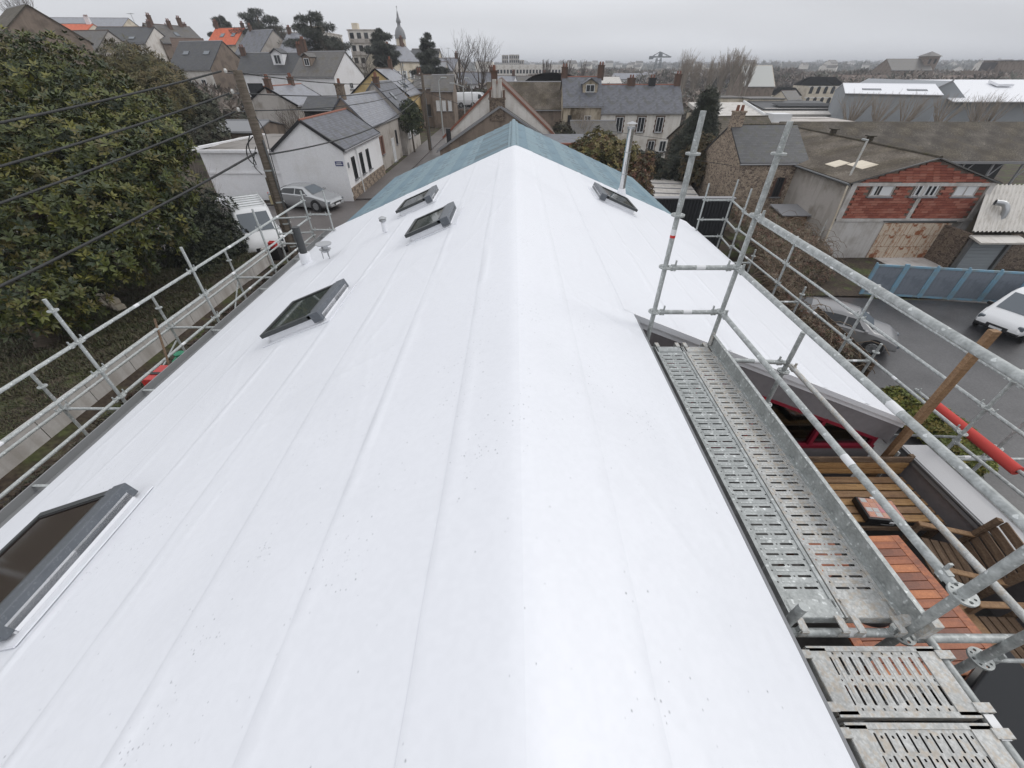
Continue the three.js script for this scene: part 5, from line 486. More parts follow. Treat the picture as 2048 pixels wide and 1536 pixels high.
// ---------------------------------------------------------------- brick workshop and its neighbours
{ const x0 = 20.4, x1 = 29.0, zf = -26.4, eY = -5.4, pY = -4.15, bY = -7.55, gY = -10, cx = (x0 + x1) / 2, W = x1 - x0, L = 17.5;
  const h = thing('brick_workshop', 'old workshop with red brick gable, three windows and a rusty door', 'workshop', [cx, gY, zf]);
  const he = eY - gY, hp = pY - gY, hb = bY - gY;
  part(h, 'wall', wd([[-W / 2, -.4], [W / 2, -.4], [W / 2, he], [0, hp], [-W / 2, he]], -.12, -L), mat.greyR);
  const door = [[1.2, .3], [W / 2 - 1.2 + .9, .3], [W / 2 - .3, hb - .12], [1.2, hb - .12]];
  part(h, 'lower_wall', [bx(W / 2 - .9, hb, .14, -W / 4 - .45, hb / 2, -.05), bx(.5, hb, .14, W / 2 - .25, hb / 2, -.05), bx(W, .16, .2, 0, hb, -.02)], mat.conc);
  part(h, 'side_wall_render', bx(.06, he, 7, -W / 2 - .03, he / 2, -3.6), mat.greyR);
  // brick blocks laid course by course, openings left free
  const wins = [[-2.3, 1.35], [.35, 1.5], [2.75, 1.35]], wy0 = 3.85, wy1 = 4.5; let n = 0; const rest = [], bg = [0, 1, 2, 3].map(i => bx(.385, .135, .1)); const bm = [[.3, .088, .056], [.34, .112, .074], [.25, .07, .046], [.39, .15, .105]].map(c => M(c, .9));
  seed(77); const rows = Math.floor((hp - hb) / .15);
  for (let r = 0; r < rows; r++) { const y = hb + .17 + r * .15, half = y < he ? W / 2 - .35 : (W / 2) * (hp - y - .08) / (hp - he); if (half < .3) continue; for (let x = -half + .2 + (r % 2) * .2; x < half - .15; x += .4) { if (Math.abs(x - .2) < .16 && y < he) continue; if (y > wy0 - .1 && y < wy1 + .1 && wins.some(w => Math.abs(x - w[0]) < w[1] / 2 + .18)) continue; const k = Math.floor(rnd() * 4); if (n < 300) { const b = part(h, 'brick', bg[k], bm[Math.floor(rnd() * 4)]); b.position.set(x, y, -.07 + rr(0, .02)); n++; } else rest.push(bx(.385, .135, .1, x, y, -.07 + rr(0, .02))); } }
  if (rest.length) { const a = rest.filter((_, i) => i % 3 === 0), b2 = rest.filter((_, i) => i % 3 === 1), c2 = rest.filter((_, i) => i % 3 === 2); [[a, 0], [b2, 1], [c2, 2]].forEach(([q, i]) => { part(h, 'brickwork', q, bm[i]).userData.kind = 'stuff'; }); }
  part(h, 'mortar_backing', wd([[-W / 2, hb], [W / 2, hb], [W / 2, he - .02], [0, hp - .02], [-W / 2, he - .02]], -.095, -.12), mat.brownR);
  part(h, 'concrete_frame', [bx(.32, he - hb, .16, -W / 2 + .16, (he + hb) / 2, -.06), bx(.32, he - hb, .16, W / 2 - .16, (he + hb) / 2, -.06), bx(.24, he - hb, .13, .2, (he + hb) / 2 - .0, -.07), bx(W, .18, .15, 0, he - .1, -.065)], mat.conc);
  wins.forEach(([x, w], i) => { const f = win(h, w, .68, x, (wy0 + wy1) / 2, -.07, 0, { frame: mat.conc, pane: i === 1 ? mat.pane : mat.sticker, bar: false }); if (i === 1) for (let k = 0; k < 5; k++) part(f, 'louvre', bx(.17, .6, .04, -.58 + k * .29, 0, .05, .5), mat.sticker); else part(f, 'glazing_bar', bx(.05, .6, .05, i ? 0 : -.25, 0, .03), mat.conc); if (i === 0) part(f, 'broken_pane', bx(.3, .55, .01, -.5 + .28, 0, .03), mat.black); });
  const dg = new THREE.Group(); dg.name = 'sliding_door'; h.add(dg); for (let i = 0; i < 4; i++) for (let j = 0; j < 3; j++) part(dg, 'door_panel', bx(1.05, .73, .05, -.6 + i * 1.07, .42 + j * .745, .06 + (i % 2) * .012), mat.rust[(i * 2 + j * 5 + i * j) % 3]); part(dg, 'door_rail', bx(4.6, .07, .1, 1.0, hb - .05, .07), mat.galvDark); part(h, 'ramp', bx(4.4, .12, 1.6, 1.6, .0, .85), mat.conc);
  const a = Math.atan2(hp - he, W / 2), len = W / 2 / Math.cos(a) + .25; for (const s of [1, -1]) { const g = bx(len, .07, L + .2, len / 2, .035, -L / 2); g.rotateZ(-a); if (s < 0) { g.scale(-1, 1, 1); flip(g); } g.translate(0, hp + .02, 0); part(h, 'roof', g, mat.lichen); }
  for (const [t, z, w] of [[2.6, -2.2, 1.5], [3.2, -3.6, 1.1]]) { const g = bx(.9, .03, w, -t, .1, z, 0, 0, a * 1); part(h, 'roof_light', g.translate(0, hp - t * Math.tan(a) - .0, 0), mat.cream); }
  part(h, 'ridge_tiles', rod([0, hp + .1, .1], [0, hp + .1, -L], .09, 8), mat.mossyD); for (const z of [-6, -10]) part(h, 'ridge_vent', [bx(.3, .4, .3, 0, hp + .25, z), bx(.5, .06, .5, 0, hp + .48, z)], mat.mossyD); part(h, 'verge', [rod([-W / 2 - .2, he - .02, .06], [0, hp + .06, .06], .05, 6), rod([W / 2 + .2, he - .02, .06], [0, hp + .06, .06], .05, 6)], mat.galvDark); part(h, 'gutter', rod([-W / 2 - .3, he - .08, .1], [-W / 2 - .3, he - .08, -7.5], .07, 8), mat.galvDark); part(h, 'downpipe', [rod([-W / 2 - .3, he - .1, .05], [-W / 2 - .15, hb - .3, .1], .05, 8), rod([-W / 2 - .15, hb - .3, .1], [-W / 2 - .1, 1, .1], .05, 8)], mat.cream); }
{ const s = thing('corrugated_shed', 'corrugated pale metal roofed shed with bent steel duct', 'shed', [0, -10, 0]); const P = [], id = [], nx = 190, nz = 2;
  for (let j = 0; j <= nz; j++) for (let i = 0; i <= nx; i++) { const t = j / nz, x0 = 29.1 - 1.9 * t; P.push(x0 + i * .06, 4.4 - 2.0 * t + .05 * Math.sin(i * .06 / .26 * 6.283), -26.9 + 2.6 * t); } for (let j = 0; j < nz; j++) for (let i = 0; i < nx; i++) { const a = j * (nx + 1) + i, b = a + nx + 1; id.push(a, b, a + 1, a + 1, b, b + 1); }
  const g = new THREE.BufferGeometry(); g.setAttribute('position', new THREE.Float32BufferAttribute(P, 3)); g.setIndex(id); g.computeVertexNormals(); part(s, 'roof', uvm(g), mat.corr); part(s, 'wall', [bx(8.6, 2.2, .2, 34.2, 1.1, -24.5), bx(.2, 2.2, 2, 27.5, 1.1, -25.5)], mat.stoneD); part(s, 'back_wall', bx(10, 4.2, .2, 34.2, 2.1, -26.9), mat.oldWall);
  const d = new THREE.Group(); d.name = 'roller_door'; s.add(d); for (let i = 0; i < 9; i++) part(d, 'door_slat', rbx(2.15, .2, .05, .02, 28.75, .12 + i * .205, -24.35), M([.3, .33, .36], .5)); part(s, 'door_hood', bx(2.9, .1, .9, 28.8, 2.02, -24.0, 0, .2), mat.corr); part(s, 'door_post', [bx(.18, 2.0, .2, 27.55, 1.0, -24.3), bx(.18, 2.0, .2, 29.95, 1.0, -24.3)], mat.galvDark); part(s, 'duct', new THREE.TubeGeometry(new THREE.CatmullRomCurve3([V(29.3, 2.7, -25.1), V(29.3, 3.4, -25.2), V(29.2, 3.65, -25.4), V(28.8, 3.7, -25.6)]), 24, .16, 14), mat.steel); }
{ const x0 = 19.4, z0 = -20.78, x1 = 31, z1 = -19.0, n = 8, dx = (x1 - x0) / n, dz = (z1 - z0) / n, f = thing('blue_gate', 'row of blue framed wire mesh gates closing the yard', 'gate', [0, -9.98, 0]), ry = -Math.atan2(dz, dx), Ls = Math.hypot(dx, dz);
  for (let i = 0; i < n; i++) { const g = new THREE.Group(); g.name = 'gate_leaf'; g.position.set(x0 + dx * (i + .5), 0, z0 + dz * (i + .5)); g.rotation.y = ry; f.add(g); part(g, 'leaf_frame', [bx(Ls - .06, .1, .08, 0, 1.72, 0), bx(Ls - .06, .1, .08, 0, .12, 0), bx(.1, 1.5, .08, -Ls / 2 + .08, .92, 0), bx(.1, 1.5, .08, Ls / 2 - .08, .92, 0)], mat.blueGate); part(g, 'infill', bx(Ls - .16, 1.54, .02, 0, .92, 0), mat.gateMesh); }
  for (let i = 0; i <= n; i++) part(f, 'gate_post', bx(i === 1 ? .2 : .06, 1.8, .1, x0 + dx * i, .95, z0 + dz * i, ry), mat.blueGate); const w = thing('low_yard_wall', 'dark low kerb wall in front of the brick workshop yard', 'wall', [0, -9.98, 0]); part(w, 'kerb', bx(10.4, .5, .25, 26, .25, -21.6, ry), mat.oldWall); }
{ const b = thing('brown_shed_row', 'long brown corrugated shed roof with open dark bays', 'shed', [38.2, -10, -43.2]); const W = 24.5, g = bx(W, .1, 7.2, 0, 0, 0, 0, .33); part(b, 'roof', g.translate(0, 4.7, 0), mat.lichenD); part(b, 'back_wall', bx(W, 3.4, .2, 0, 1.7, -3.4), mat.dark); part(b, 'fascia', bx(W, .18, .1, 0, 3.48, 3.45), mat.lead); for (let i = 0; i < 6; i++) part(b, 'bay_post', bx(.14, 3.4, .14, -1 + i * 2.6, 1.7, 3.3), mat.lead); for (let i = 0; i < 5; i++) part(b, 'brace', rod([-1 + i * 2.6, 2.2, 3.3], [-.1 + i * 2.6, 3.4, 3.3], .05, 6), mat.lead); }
{ const b = thing('side_yard_shed', 'small open lean-to with blue tarpaulin between stone house and workshop', 'shed', [19.5, -10, -29.6]); part(b, 'back_wall', bx(2.2, 2.2, .2, 0, 1.1, -1), mat.brownR); part(b, 'roof', bx(2.2, .06, 2, 0, 2.2, 0, 0, .12), mat.lead); part(b, 'post', bx(.1, 2.1, .1, -1, 1.05, .9), mat.timberOld); part(b, 'boards', bx(1.8, .9, .1, .2, 1.5, .6), mat.timber); part(b, 'tarpaulin', bx(1.6, .05, .9, .1, .6, 1.2, 0, .2), mat.whiteTrim); }
{ const l = thing('lamp_column', 'thin leaning lighting column beside the workshop side wall', 'lamp', [20.0, -10, -26.6]); part(l, 'column', rod([0, 0, 0], [1.1, 6.6, -1.2], .06, 8), mat.galvD); part(l, 'lamp_head', rbx(.12, .1, .5, .03, 1.1, 6.62, -1.4), mat.galv); }
{ const f = thing('timber_screen', 'dark upright timber screen fence beside the grey hatchback', 'fence', [13.3, -10, -14.0], 1.48); for (let i = 0; i < 34; i++) part(f, 'board', bx(.11, 1.7 + .06 * hsh(i, 3), .03, -2.1 + i * .125, .85, 0), i % 3 ? mat.bark : mat.timberOld); part(f, 'rail', bx(4.4, .08, .06, 0, 1.3, -.05), mat.bark); }
// ---------------------------------------------------------------- street furniture beyond
function lamp(label, x, z, H, arm) { const l = thing('street_lamp', label, 'street lamp', [x, hT(x, z), z]); part(l, 'column', rod([0, 0, 0], [0, H, 0], .1, 8, .06), mat.galv); part(l, 'arm', rod([0, H - .1, 0], [arm, H + .25, 0], .05, 6), mat.galv); part(l, 'lamp_head', rbx(.7, .14, .26, .05, arm + Math.sign(arm) * .25, H + .26, 0), mat.galv); }
lamp('street lamp with long arm over the far stone wall', -7.1, -70, 5.4, -1.3); lamp('tall plain street lamp beside the far pole', -9.3, -62, 6.2, .4); lamp('street lamp rising in front of the dark cedar', -6.6, -78, 5.8, -.5);
{ const w = thing('street_stone_wall', 'dark stone retaining wall at the bend of the street', 'wall', [0, 0, 0]); seed(33); for (let r = 0; r < 6; r++) for (let i = 0; i < 16; i++) part(w, 'stone', rbx(rr(.5, .62), .32, .3, .05, -12.2 + i * .58 + (r % 2) * .25, -7.2 + r * .34, -79.5), (i * 3 + r) % 2 ? mat.stoneD : mat.brownR); part(w, 'backing', bx(10, 2.1, .3, -7.6, -6.35, -79.75), mat.stoneD); }
const stBox = stVan.map(s => [s[0] * 1.05, s[1], s[2], s[3] * 1.02, s[4], s[5], s[6]]);
[['white van parked end of the row above the stone wall', -10.4, .2], ['white van in the middle of the row above the stone wall', -8.4, .15], ['white van with red stripe nearest the cream gable above the wall', -6.4, -.2]].forEach(([l, x, a], i) => { const v = vehicle('parked_van', l, [x, -5.2, -82 - i * .4], a + Math.PI * (i === 2 ? 0 : 1), stBox, mat.paintWhite, { cat: 'van', side: [[.62, 1.62, .66, 1.1]], wind: [1.8, 1.1], wx: [-1.45, 1.6], r: .33, mx: 1.4, door: [.7], bm: mat.black }); v.userData.group = 'white vans parked above the stone wall'; if (i === 2) part(v, 'stripe', bx(2, .3, 2.02, -1, 1.3, 0), mat.red); });
struct('upper_car_park', bx(12, .1, 8, -7.5, -5.25, -83.8), mat.street, 'raised tarmac parking terrace behind the stone wall');
// ---------------------------------------------------------------- hill buildings: apartments and church
{ const a = thing('apartment_block', 'pale concrete apartment block with balconies on the hill', 'building', [-46, -1, -154]); const blk = (x, w, h) => { part(a, 'wall', bx(w, h, 12, x, h / 2, 0), mat.white2); for (let f = 0; f < 3; f++) { part(a, 'balcony', bx(w * .96, .9, .5, x, h - 2.2 - f * 2.7, 6.2), mat.greyR); for (let k = 0; k < Math.floor(w / 2); k++) part(a, 'window', bx(1.1, 1.3, .1, x - w / 2 + 1 + k * 2, h - 1.1 - f * 2.7, 6.05), mat.pane); } part(a, 'parapet', bx(w + .3, .3, 12.3, x, h + .1, 0), mat.greyR); }; blk(3.4, 7.4, 9.2); blk(-13, 14, 8.6); part(a, 'roof_hut', bx(3.4, 1.6, 3, -11, 9.6, 0), mat.cream); part(a, 'roof_hut', bx(1.6, 1.8, 2, .4, 10.2, 0), mat.cream); }
{ const c = thing('church_tower', 'church tower with slender grey domed spire on the skyline', 'church', [-36.5, -2, -170]); part(c, 'tower', new THREE.CylinderGeometry(1.5, 1.6, 9.5, 8).translate(0, 4.75, 0), mat.cream); part(c, 'dome', new THREE.LatheGeometry([[1.75, 9.4], [1.7, 10.2], [1.45, 11.2], [1.0, 12], [.55, 12.4], [.5, 13.2], [.75, 13.3], [.7, 13.8], [.42, 14.4], [.22, 15.5], [0, 16.4]].map(p => new THREE.Vector2(...p)), 16), mat.zinc); part(c, 'cross', [bx(.08, 1, .08, 0, 16.7, 0), bx(.5, .08, .08, 0, 16.9, 0)], mat.dark); const nv = house('church_nave', 'cream church nave roofed in slate at the foot of the tower', [-30, -171, 0, 10, 8, -3, 2.2, 4.4], { cat: 'church', roof: mat.slate, wall: mat.cream, ridge: mat.lead }); }
// ---------------------------------------------------------------- hillside and skyline trees
seed(201);
const cedarPal = [[.018, .024, .015], [.026, .032, .02], [.034, .038, .022]];
function cedar(name, label, p, H, R, flat, sz) { const lb = []; const n = 16; for (let i = 0; i < n; i++) { const t = i / (n - 1), a = i * 2.4 + rr(-.4, .4), rad = R * (flat ? (t > .5 ? 1 - (t - .5) * 1.2 : .35 + t) : 1 - t * .78); lb.push([Math.cos(a) * rad * .6 + rr(-.3, .3), H * (.3 + .68 * t) + rr(-.3, .3), Math.sin(a) * rad * .6, Math.max(.6, rad * rr(.4, .6)), H * rr(.03, .055)]); } return evergreen(name, label, p, lb, 2600, needle, sz * .85, cedarPal, H * .95, null, .9); }
cedar('cedar_tree', 'broad dark cedar in front of the apartment block', [-35.2, -5.4, -93], 12.6, 5.6, true, 1.9); cedar('cedar_tree', 'wind swept cedar beside the church spire', [-27.2, -4.2, -108], 10.2, 3.9, true, 1.7); cedar('cedar_tree', 'layered dark cedar above the white vans', [-15.8, -5.8, -96], 10.3, 4.3, false, 1.7); cedar('pine_tree', 'flat topped pine on the hill behind the orange roof', [-56, -3, -118], 12.6, 6.2, true, 2); cedar('pine_tree', 'small ragged pine left of the flat topped pine', [-66, -1, -121], 10, 3, true, 1.6);
bareTree('bare_tree', 'spreading leafless tree in the top corner above the roofs', [-76, -1, -70], 13, { spread: .9, ang: .7, dep: 3, len: .34 }); bareTree('bare_tree', 'soft brown leafless tree behind the moss roofed house', [-70, -1, -78], 9, { spread: .6, kids: 4 });
bareTree('bare_tree', 'tall leafless tree at the bend of the street', [-9.5, -6, -90], 9.4, { spread: .35, len: .32, kids: 3 }); bareTree('bare_tree', 'twiggy leafless tree right of the street bend', [-6.2, -6.5, -92], 9.8, { spread: .4, len: .33 }); bareTree('bare_tree', 'leafless tree at the white gable house', [-31.5, -4.5, -90], 8, { spread: .5 }); bareTree('bare_tree', 'small leafless tree in front of the tall cream house', [-31, -5, -104], 7, { spread: .6 }); bareTree('bare_tree', 'leafless tree between pine and apartment block', [-50, -2, -112], 9.5, { spread: .5 }); bareTree('bare_tree', 'leafless shrubby tree beside the pale roofed house', [-20.4, -7.2, -44.5], 4.6, { spread: .7, main: 7 }); bareTree('bare_tree', 'leafless creeper tree on the stained house wall', [8.2, -9.8, -60.6], 5.6, { spread: .45, m: mat.twigL });
evergreen('ivy_mass', 'ivy clad evergreen mass left of the stained house', [5.2, -9.7, -50], [[0, 3.6, 0, 1.3, 1.8], [.4, 2, .3, 1.4, 1.6]], 900, tuft, 1, [[.04, .042, .02], [.06, .05, .026]], 3.4, null, .7, 'shrub'); evergreen('street_hedge', 'green hedge along the street bend under the cedar', [-8.2, -6.8, -86.5], [[-3, 2.6, 0, 2, 1.3], [0, 2.2, 0, 2, 1.3], [2.6, 2.4, 0, 2, 1.4]], 1400, tuft, 1.4, [[.03, .036, .02], [.05, .045, .026], [.07, .06, .035]], 2, null, .7, 'hedge');
// further houses filling the hillside and the flat town
[['ochre walled house with dark slate roof below the apartment block', [-52, -134, .3, 9, 8, -2, 3, 5.2], mat.slateD, mat.yellow], ['white house with pale slate roof between the pines and the apartments', [-62, -138, -.3, 10, 8, -2, 3.6, 6], mat.slateL, mat.white], ['brown tiled house on the slope right of the apartment block', [-33, -140, .5, 8, 8, -3, 1.6, 4], mat.brownTile, mat.cream], ['grey rendered house with pale roof beside the mansard house', [-17, -124, -.3, 8, 7, -4, -.4, 1.8], mat.slateL, mat.greyR], ['white house with orange tiled roof behind the long grey hall', [-88, -135, .2, 10, 8, 0, 5.6, 7.8], mat.orange, mat.white], ['stone coloured house with lichen roof left of the red gable', [-80, -116, .4, 9, 8, -1, 4, 6.4], mat.slateM, mat.stone], ['low white house with slate roof behind the shuttered cottage', [-8.5, -112, .2, 8, 7, -6.6, -2.6, -.8], mat.slate, mat.white], ['white bungalow with pale hipped roof beyond the street bend', [-4, -128, -.2, 9, 8, -7, -3.4, -1.6], mat.slateL, mat.white], ['cream house beyond the dull brown barn', [4, -140, .1, 10, 8, -8, -4, -1.8], mat.slateM, mat.cream], ['long white shed right of the far red hall', [60, -250, .1, 22, 10, -9, -4.2, -2], mat.slateL, mat.white], ['pale long depot roof before the dock crane', [84, -270, 0, 30, 14, -9, -4, -1.6], mat.slateL, mat.cream], ['white walled depot behind the long slate house', [36, -215, .1, 18, 10, -9, -5, -3], mat.corr, mat.white], ['low cream depot right of the poplars', [106, -230, 0, 20, 10, -9.6, -6, -4.2], mat.slateM, mat.cream], ['white flat shed beside the cream workshops', [33, -118, 0, 10, 9, -10, -6.4, -5.6], mat.corr, mat.white]].forEach(([l, v, r, w], i) => house('town_house', l, v, { roof: r, wall: w, aerial: i % 3 ? 0 : 1.5, chim: i < 9 ? [[v[3] / 2 - .5, .7, 1, 0]] : [], win: [-2.6, 0, 2.6].map(u => ['F', u, v[6] - Math.min(v[5], hT(v[0], v[1]) + .1) - 1.6, 1, 1.4, {}]) }));
// ---------------------------------------------------------------- right background
{ const w = house('grey_warehouse', 'grey clad warehouse with white shallow roof and roof lights', [73.4, -98.4, -.45, 14.6, 15, -10.4, -3.8, -2.5], { cat: 'warehouse', wall: mat.cladding, roof: mat.whiteTrim, ridge: mat.whiteTrim, sky: [['F', -3, .6, 3, 1.2], ['F', 4, .6, 3, 1.2]] }); }
{ const w = thing('twin_warehouse', 'long grey warehouse with a wide white gabled roof', 'warehouse', [97, -10.4, -106]); const W = 11; part(w, 'wall', wd([[-16, 0], [26, 0], [26, 5.4], [-9, 5.4], [-14, 8.5], [-18.5, 6.3], [-18.5, 0]], 10.9, -12), mat.cladding); part(w, 'roof', [bx(42, .14, 13, 7.6, 6.9, 6.6, 0, .24), bx(42, .14, 13, 7.6, 6.9, -6, 0, -.24)], mat.whiteTrim); part(w, 'gable_edge', rod([-18.6, 6.3, 11], [-14, 8.6, 11], .14, 6), mat.lead); part(w, 'door', bx(4, 3.4, .2, -13.5, 1.7, 11.1), M([.34, .37, .41], .5)); part(w, 'roof_light', bx(3.2, .4, 2.6, 2, 8.0, 4, 0, .24), mat.whiteTrim); }
{ const b = thing('flat_white_building', 'flat white roofed building behind the mossy barn', 'building', [36.6, -10, -82]); part(b, 'wall', bx(9.6, 3.6, 13, 0, 1.8, 0), mat.oldWall); part(b, 'roof', bx(9.9, .5, 13.4, 0, 3.9, 0, 0, .15), mat.corr); part(b, 'parapet', bx(.2, .5, 13.4, 5, 4.2, 0, 0, .15), mat.sticker); }
{ const b = thing('brown_flat_building', 'low flat building with white pillars and rusty panels', 'building', [38.6, -10, -64]); part(b, 'wall', bx(11, 4.4, 7, 0, 2.2, 0), mat.brownR); part(b, 'flat_roof', bx(11.3, .16, 7.4, 0, 4.5, 0), mat.greyR); for (let i = 0; i < 5; i++) part(b, 'pillar', bx(.6, 1.3, .2, -5.3 + i * 2.65, 3.8, 3.6), mat.sticker); part(b, 'gable_block', bx(2.4, 1.1, 2, -4.6, 4.9, 2.2), mat.sticker); part(b, 'snow_white_strip', bx(9, .05, 1.4, .6, 4.62, -2.6), mat.corr); }
{ const b = thing('solar_shed', 'dark solar panelled low roof before the station', 'shed', [64, -10, -112]); part(b, 'wall', bx(16, 3, 8, 0, 1.5, 0), mat.white2); part(b, 'roof', bx(17, .2, 9, 0, 3.3, 0, 0, .12), mat.slateD); part(b, 'panel_row', bx(13, .1, 3.2, 1.5, 3.5, 2, 0, .12), mat.black2); part(b, 'canopy', bx(20, .2, 5, 0, 2.4, 8, 0, .05), mat.corr); }
function arched(name, label, x, z, w, h, d, n, rows, roofH) { const b = thing(name, label, 'building', [x, -11, z]); part(b, 'wall', bx(w, h, d, 0, h / 2, 0), mat.cream); part(b, 'roof', flip(uvm(new THREE.CylinderGeometry(w * .36, w * .72, roofH, 4, 1).rotateY(Math.PI / 4).scale(1, 1, d / w))).translate(0, h + roofH / 2, 0), mat.slateM); for (let r = 0; r < rows; r++) { part(b, 'string_course', bx(w + .2, .2, .2, 0, h * (r + 1) / rows - .3, d / 2), mat.sticker); for (let i = 0; i < n; i++) { const s = new THREE.Shape(); s.moveTo(-.55, 0); s.lineTo(.55, 0); s.lineTo(.55, 1.5); s.absarc(0, 1.5, .55, 0, Math.PI, false); const f = part(b, 'window', new THREE.ExtrudeGeometry(s, { depth: .12, bevelEnabled: false }), mat.pane); f.position.set(-w / 2 + (i + .5) * w / n, h * r / rows + .9, d / 2); } } return b; }
arched('station_building', 'pale two storey station building with arched windows', 108.5, -178, 12.5, 6.2, 10, 5, 2, 2.4); arched('station_wing', 'single storey wing with arched windows beside the station', 97.5, -178, 7.5, 3.4, 9, 3, 1, 2.2); house('station_gable', 'pale gabled hall with round window right of the station', [118, -176, Math.PI / 2, 10, 6.5, -11, -6.8, -4.4], { wall: mat.cream, roof: mat.brownTile, win: [['L', 0, 3, 2, 2, {}]] }); house('gate_lodge', 'small pale gabled lodge with two arches left of the station', [83, -150, .4, 6, 6, -11, -7.4, -5.4], { wall: mat.cream, roof: mat.slateM, win: [['F', -1, 1.8, 1, 1.8, drk], ['F', 1, 1.8, 1, 1.8, drk]] });
house('brick_barn', 'brown brick building with buttressed wall beneath the square tower', [178, -234, 0, 18, 12, -10, -.7, 3.2], { cat: 'church', wall: mat.brownR, roof: mat.slateM, ridge: mat.lead, win: [['F', -6, 6.5, 1.6, 3.4, drk], ['F', -2, 6.5, 1.6, 3.4, drk], ['F', 2, 6.5, 1.6, 3.4, drk], ['F', 6, 6.5, 1.6, 3.4, drk]] });
{ const t = thing('square_tower', 'square brick bell tower with pyramid cap beside the brown church', 'tower', [187, -10, -233]); part(t, 'shaft', bx(5.4, 14.2, 5.4, 0, 7.1, 0), mat.brownR); part(t, 'cap', new THREE.ConeGeometry(4.6, 1.8, 4).rotateY(Math.PI / 4).translate(0, 15, 0), mat.slateM); for (const x of [-1.2, 1.2]) part(t, 'belfry_opening', bx(.9, 1.8, .2, x, 12.4, 2.75), mat.dark); }
{ const t = thing('dark_block', 'dark brown stepped block on the skyline right of the tower', 'building', [215, -10, -228]); part(t, 'main_block', bx(11, 12.4, 10, 3, 6.2, 0), mat.brownR); part(t, 'side_block', bx(9, 9, 10, -6, 4.5, 0), mat.brownR); part(t, 'plant_room', bx(4, 3, 4, -3.6, 10.5, 0), mat.darkWall); part(t, 'roof_edge', bx(11.3, .3, 10.3, 3, 12.5, 0), mat.slateM); }
house('tile_hall', 'long red brown tiled hall behind the white warehouse roof', [152, -215, .05, 34, 12, -10.4, -5.6, -2.4], { cat: 'hall', wall: mat.cream, roof: mat.brownTile }); house('tile_hall', 'red brown tiled hall at the far right behind the warehouses', [196, -205, 0, 44, 12, -10.4, -5.2, -2.4], { cat: 'hall', wall: mat.cream, roof: mat.brownTile });
house('glass_hall', 'big pitched pale translucent roofed hall behind the poplars', [79.6, -168, 0, 10, 12, -11, -4.6, .6], { cat: 'hall', wall: mat.brownR, roof: M([.42, .43, .41], .35), ridge: mat.cream, verge: mat.cream });
const cr = [['cream flat roofed workshop row behind the conifer', 42, -128, 10], ['cream flat roofed workshop with long window strip', 52, -124, 9], ['cream low workshop block before the poplars', 60, -120, 8]]; cr.forEach(([l, x, z, w]) => { const b = thing('cream_workshop', l, 'building', [x, -10.4, z]); part(b, 'wall', bx(w, 4.6, 8, 0, 2.3, 0), mat.cream); part(b, 'roof', bx(w + .4, .2, 8.4, 0, 4.7, 0), mat.slateM); for (let i = 0; i < 5; i++) part(b, 'window', bx(w / 7, .9, .1, -w / 2 + (i + .6) * w / 5.2, 3.3, 4.05), mat.pane); });
{ const b = thing('long_white_block', 'long white flat building with a row of windows in the distance', 'building', [7, -6, -265]); part(b, 'wall', bx(36, 7.4, 10, 0, 3.7, 0), mat.white2); for (let i = 0; i < 20; i++) part(b, 'window', bx(1, 1.5, .1, -15 + i * 1.65, 4.6, 5.05), mat.pane); part(b, 'side_wing', bx(9, 8.6, 10, -22, 4.3, -2), mat.white2); }
{ const b = thing('tower_block', 'stepped grey apartment tower far off above the white block', 'building', [-.8, -4, -405]); for (const [x, w, h] of [[-6, 5, 12], [1, 8, 12.2], [6.8, 4, 9]]) { part(b, 'wall', bx(w, h, 8, x, h / 2, 0), mat.greyR); for (let r = 0; r < 4; r++) for (let i = 0; i < Math.floor(w / 1.6); i++) part(b, 'window', bx(.9, 1.6, .1, x - w / 2 + 1 + i * 1.6, h - 1.5 - r * 2.6, 4.05), mat.pane); } }
[['red container like hall far beyond the long slate house', 46, -7, -330, 10, 4.4], ['small red hall left of the far red hall', 24, -7, -300, 9, 5.2]].forEach(([l, x, y, z, w, h]) => { const b = thing('red_hall', l, 'building', [x, y, z]); part(b, 'wall', bx(w, h, 8, 0, h / 2 + 1, 0), M([.5, .07, .035], .7)); part(b, 'base', bx(w + .5, 1.6, 8.4, 0, .5, 0), mat.greyR); part(b, 'door', bx(w * .3, h * .5, .1, w * .12, h * .4, 4.1), M([.3, .12, .07], .7)); });
{ const c = thing('dock_crane', 'grey hammerhead dock crane on the horizon', 'crane', [149, -6, -530]); const m = M([.12, .14, .15], .7); part(c, 'tower', [...[[-2, -2], [2, -2], [-2, 2], [2, 2]].map(([x, z]) => rod([x * 1.5, 0, z * 1.5], [x, 14, z], .5, 5)), ...[3, 6, 9, 12].map(y => bx(5, .5, 5, 0, y, 0))], m); part(c, 'jib', [bx(20, 1.2, 2, 2, 15, 0), rod([-8, 15, 0], [0, 19, 0], .4, 5), rod([0, 19, 0], [12, 15, 0], .4, 5), ...[-5, -1, 3, 7].map(x => bx(.4, 2.4, .4, x, 16, 0))], m); part(c, 'counterweight', bx(4, 2.6, 3, -8, 14.4, 0), m); part(c, 'cabin', bx(3, 3, 3, 1, 17, 0), m); }
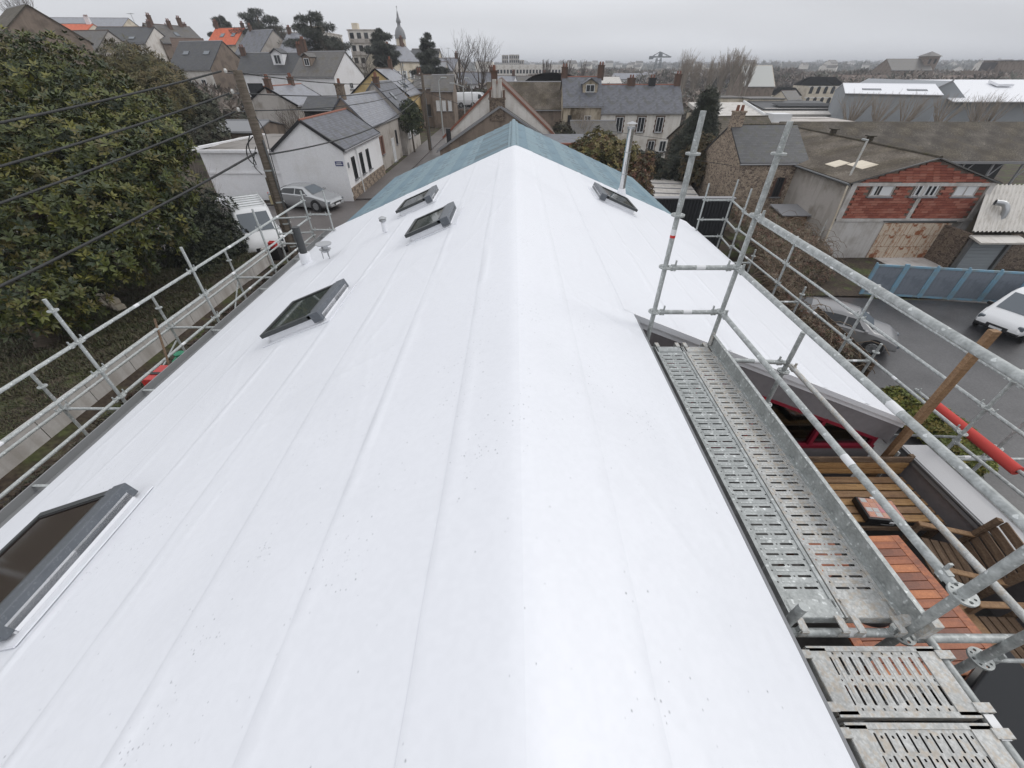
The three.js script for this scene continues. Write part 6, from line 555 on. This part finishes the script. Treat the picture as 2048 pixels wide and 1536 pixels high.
// poplars, pollards
seed(303); { const mk = (l, p, H) => bareTree('poplar_tree', l, p, H, { spread: .16, ang: .2, up: 1, len: .3, main: 9, dep: 2, kids: 3, m: mat.twigL }, 'bare poplars behind the cream workshops'); const p0 = mk('tall bare poplar in the row behind the cream workshops', [50, -10.8, -148], 15); for (let i = 0; i < 12; i++) { const c = copy(p0, [51.5 + i * 1.6 + rr(-.4, .4), -10.8, -150 + rr(-4, 4)], rr(0, 6)); c.scale.setScalar(rr(.8, 1.05)); }
  const q0 = bareTree('slim_poplar', 'slim bare poplar in front of the long white block', [11.5, -9, -190], 14, { spread: .08, ang: .1, up: 1, len: .3, main: 7, dep: 1, kids: 3 }, 'slim poplars before the white block'); for (const x of [13, 19, 20.4, 26]) copy(q0, [x, -9, -190], x);
  const pl = bareTree('pollard_tree', 'pollarded bare tree in front of the grey warehouses', [60.5, -10.2, -86], 6.6, { spread: .75, len: .36, ang: .2, main: 20, dep: 2, kids: 2, m: mat.twigL }, 'pollarded trees before the warehouses'); for (const [x, z] of [[64.6, -85], [68.6, -84], [74, -83], [79.5, -82], [82.5, -83], [88, -81], [91, -82]]) copy(pl, [x, -10.2, z], x * 2); }
// far woods and scattered far houses
seed(404);
{ const mkWood = (name, label, n, fx, pal, s) => { const L = []; for (let i = 0; i < n; i++) { const [x, z, h] = fx(); L.push({ p: V(x, hT(x, z) + h * rr(.1, .9), z), q: new THREE.Quaternion().setFromEuler(new THREE.Euler(rr(-.8, .8), rr(0, 6), rr(-.8, .8))), s: s * rr(.6, 1.3) }); } const o = inst(scene, numbered(name), leafGeo(7, 1, .28, .7, .2), mat.leaf, L, pal); tag(o, label, 'wood'); };
  const brown = [[.17, .135, .11], [.22, .18, .15], [.13, .105, .085], [.09, .09, .065]], green = [[.07, .08, .06], [.1, .1, .075], [.15, .125, .1]];
  mkWood('distant_wood', 'brown winter woodland behind the station and warehouses', 15000, () => { const a = rr(.02, .82), d = rr(240, 420); return [Math.sin(a) * d, -Math.cos(a) * d, 5.5 + 3 * vn(a * 40, d * .03, 2)]; }, brown, 2.4);
  mkWood('horizon_wood', 'blue grey wooded ridge along the horizon', 26000, () => { const a = rr(-.75, 1.02), d = rr(800, 1900); return [Math.sin(a) * d, -Math.cos(a) * d, 4 + 13 * vn(a * 34, d * .006, 6) * vn(a * 130, d * .02, 7)]; }, green, 5);
  mkWood('street_wood', 'brown leafless thicket between the street bend and the long white block', 7000, () => { const a = rr(-.12, .36), d = rr(96, 200); return [Math.sin(a) * d, -Math.cos(a) * d, 4.2 + 1.5 * vn(a * 50, d * .05, 9)]; }, brown, 1.3);
  mkWood('hill_scrub', 'brown scrub and ivy between the hillside houses', 5000, () => { const a = rr(-.85, -.18), d = rr(70, 150); return [Math.sin(a) * d, -Math.cos(a) * d, 2.6]; }, [...brown, [.04, .045, .025]], 1.1);
  const far0 = house('far_house', 'tiny pale house far off on the wooded skyline', [150, -520, .3, 12, 8, -7, -3, -.4], { group: 'far houses scattered on the wooded skyline', wall: mat.white2, roof: mat.slateM }); far0.userData.label = 'tiny pale house far off on the wooded skyline';
  for (let i = 0; i < 90; i++) { const a = rr(-.1, .98), d = rr(480, 1250), x = Math.sin(a) * d, z = -Math.cos(a) * d, s = rr(.5, 1); const c = copy(far0, [x, hT(x, z) + rr(3, 8), z], rr(-.8, .8)); c.scale.setScalar(s); }
}
renderer.render(scene, camera);
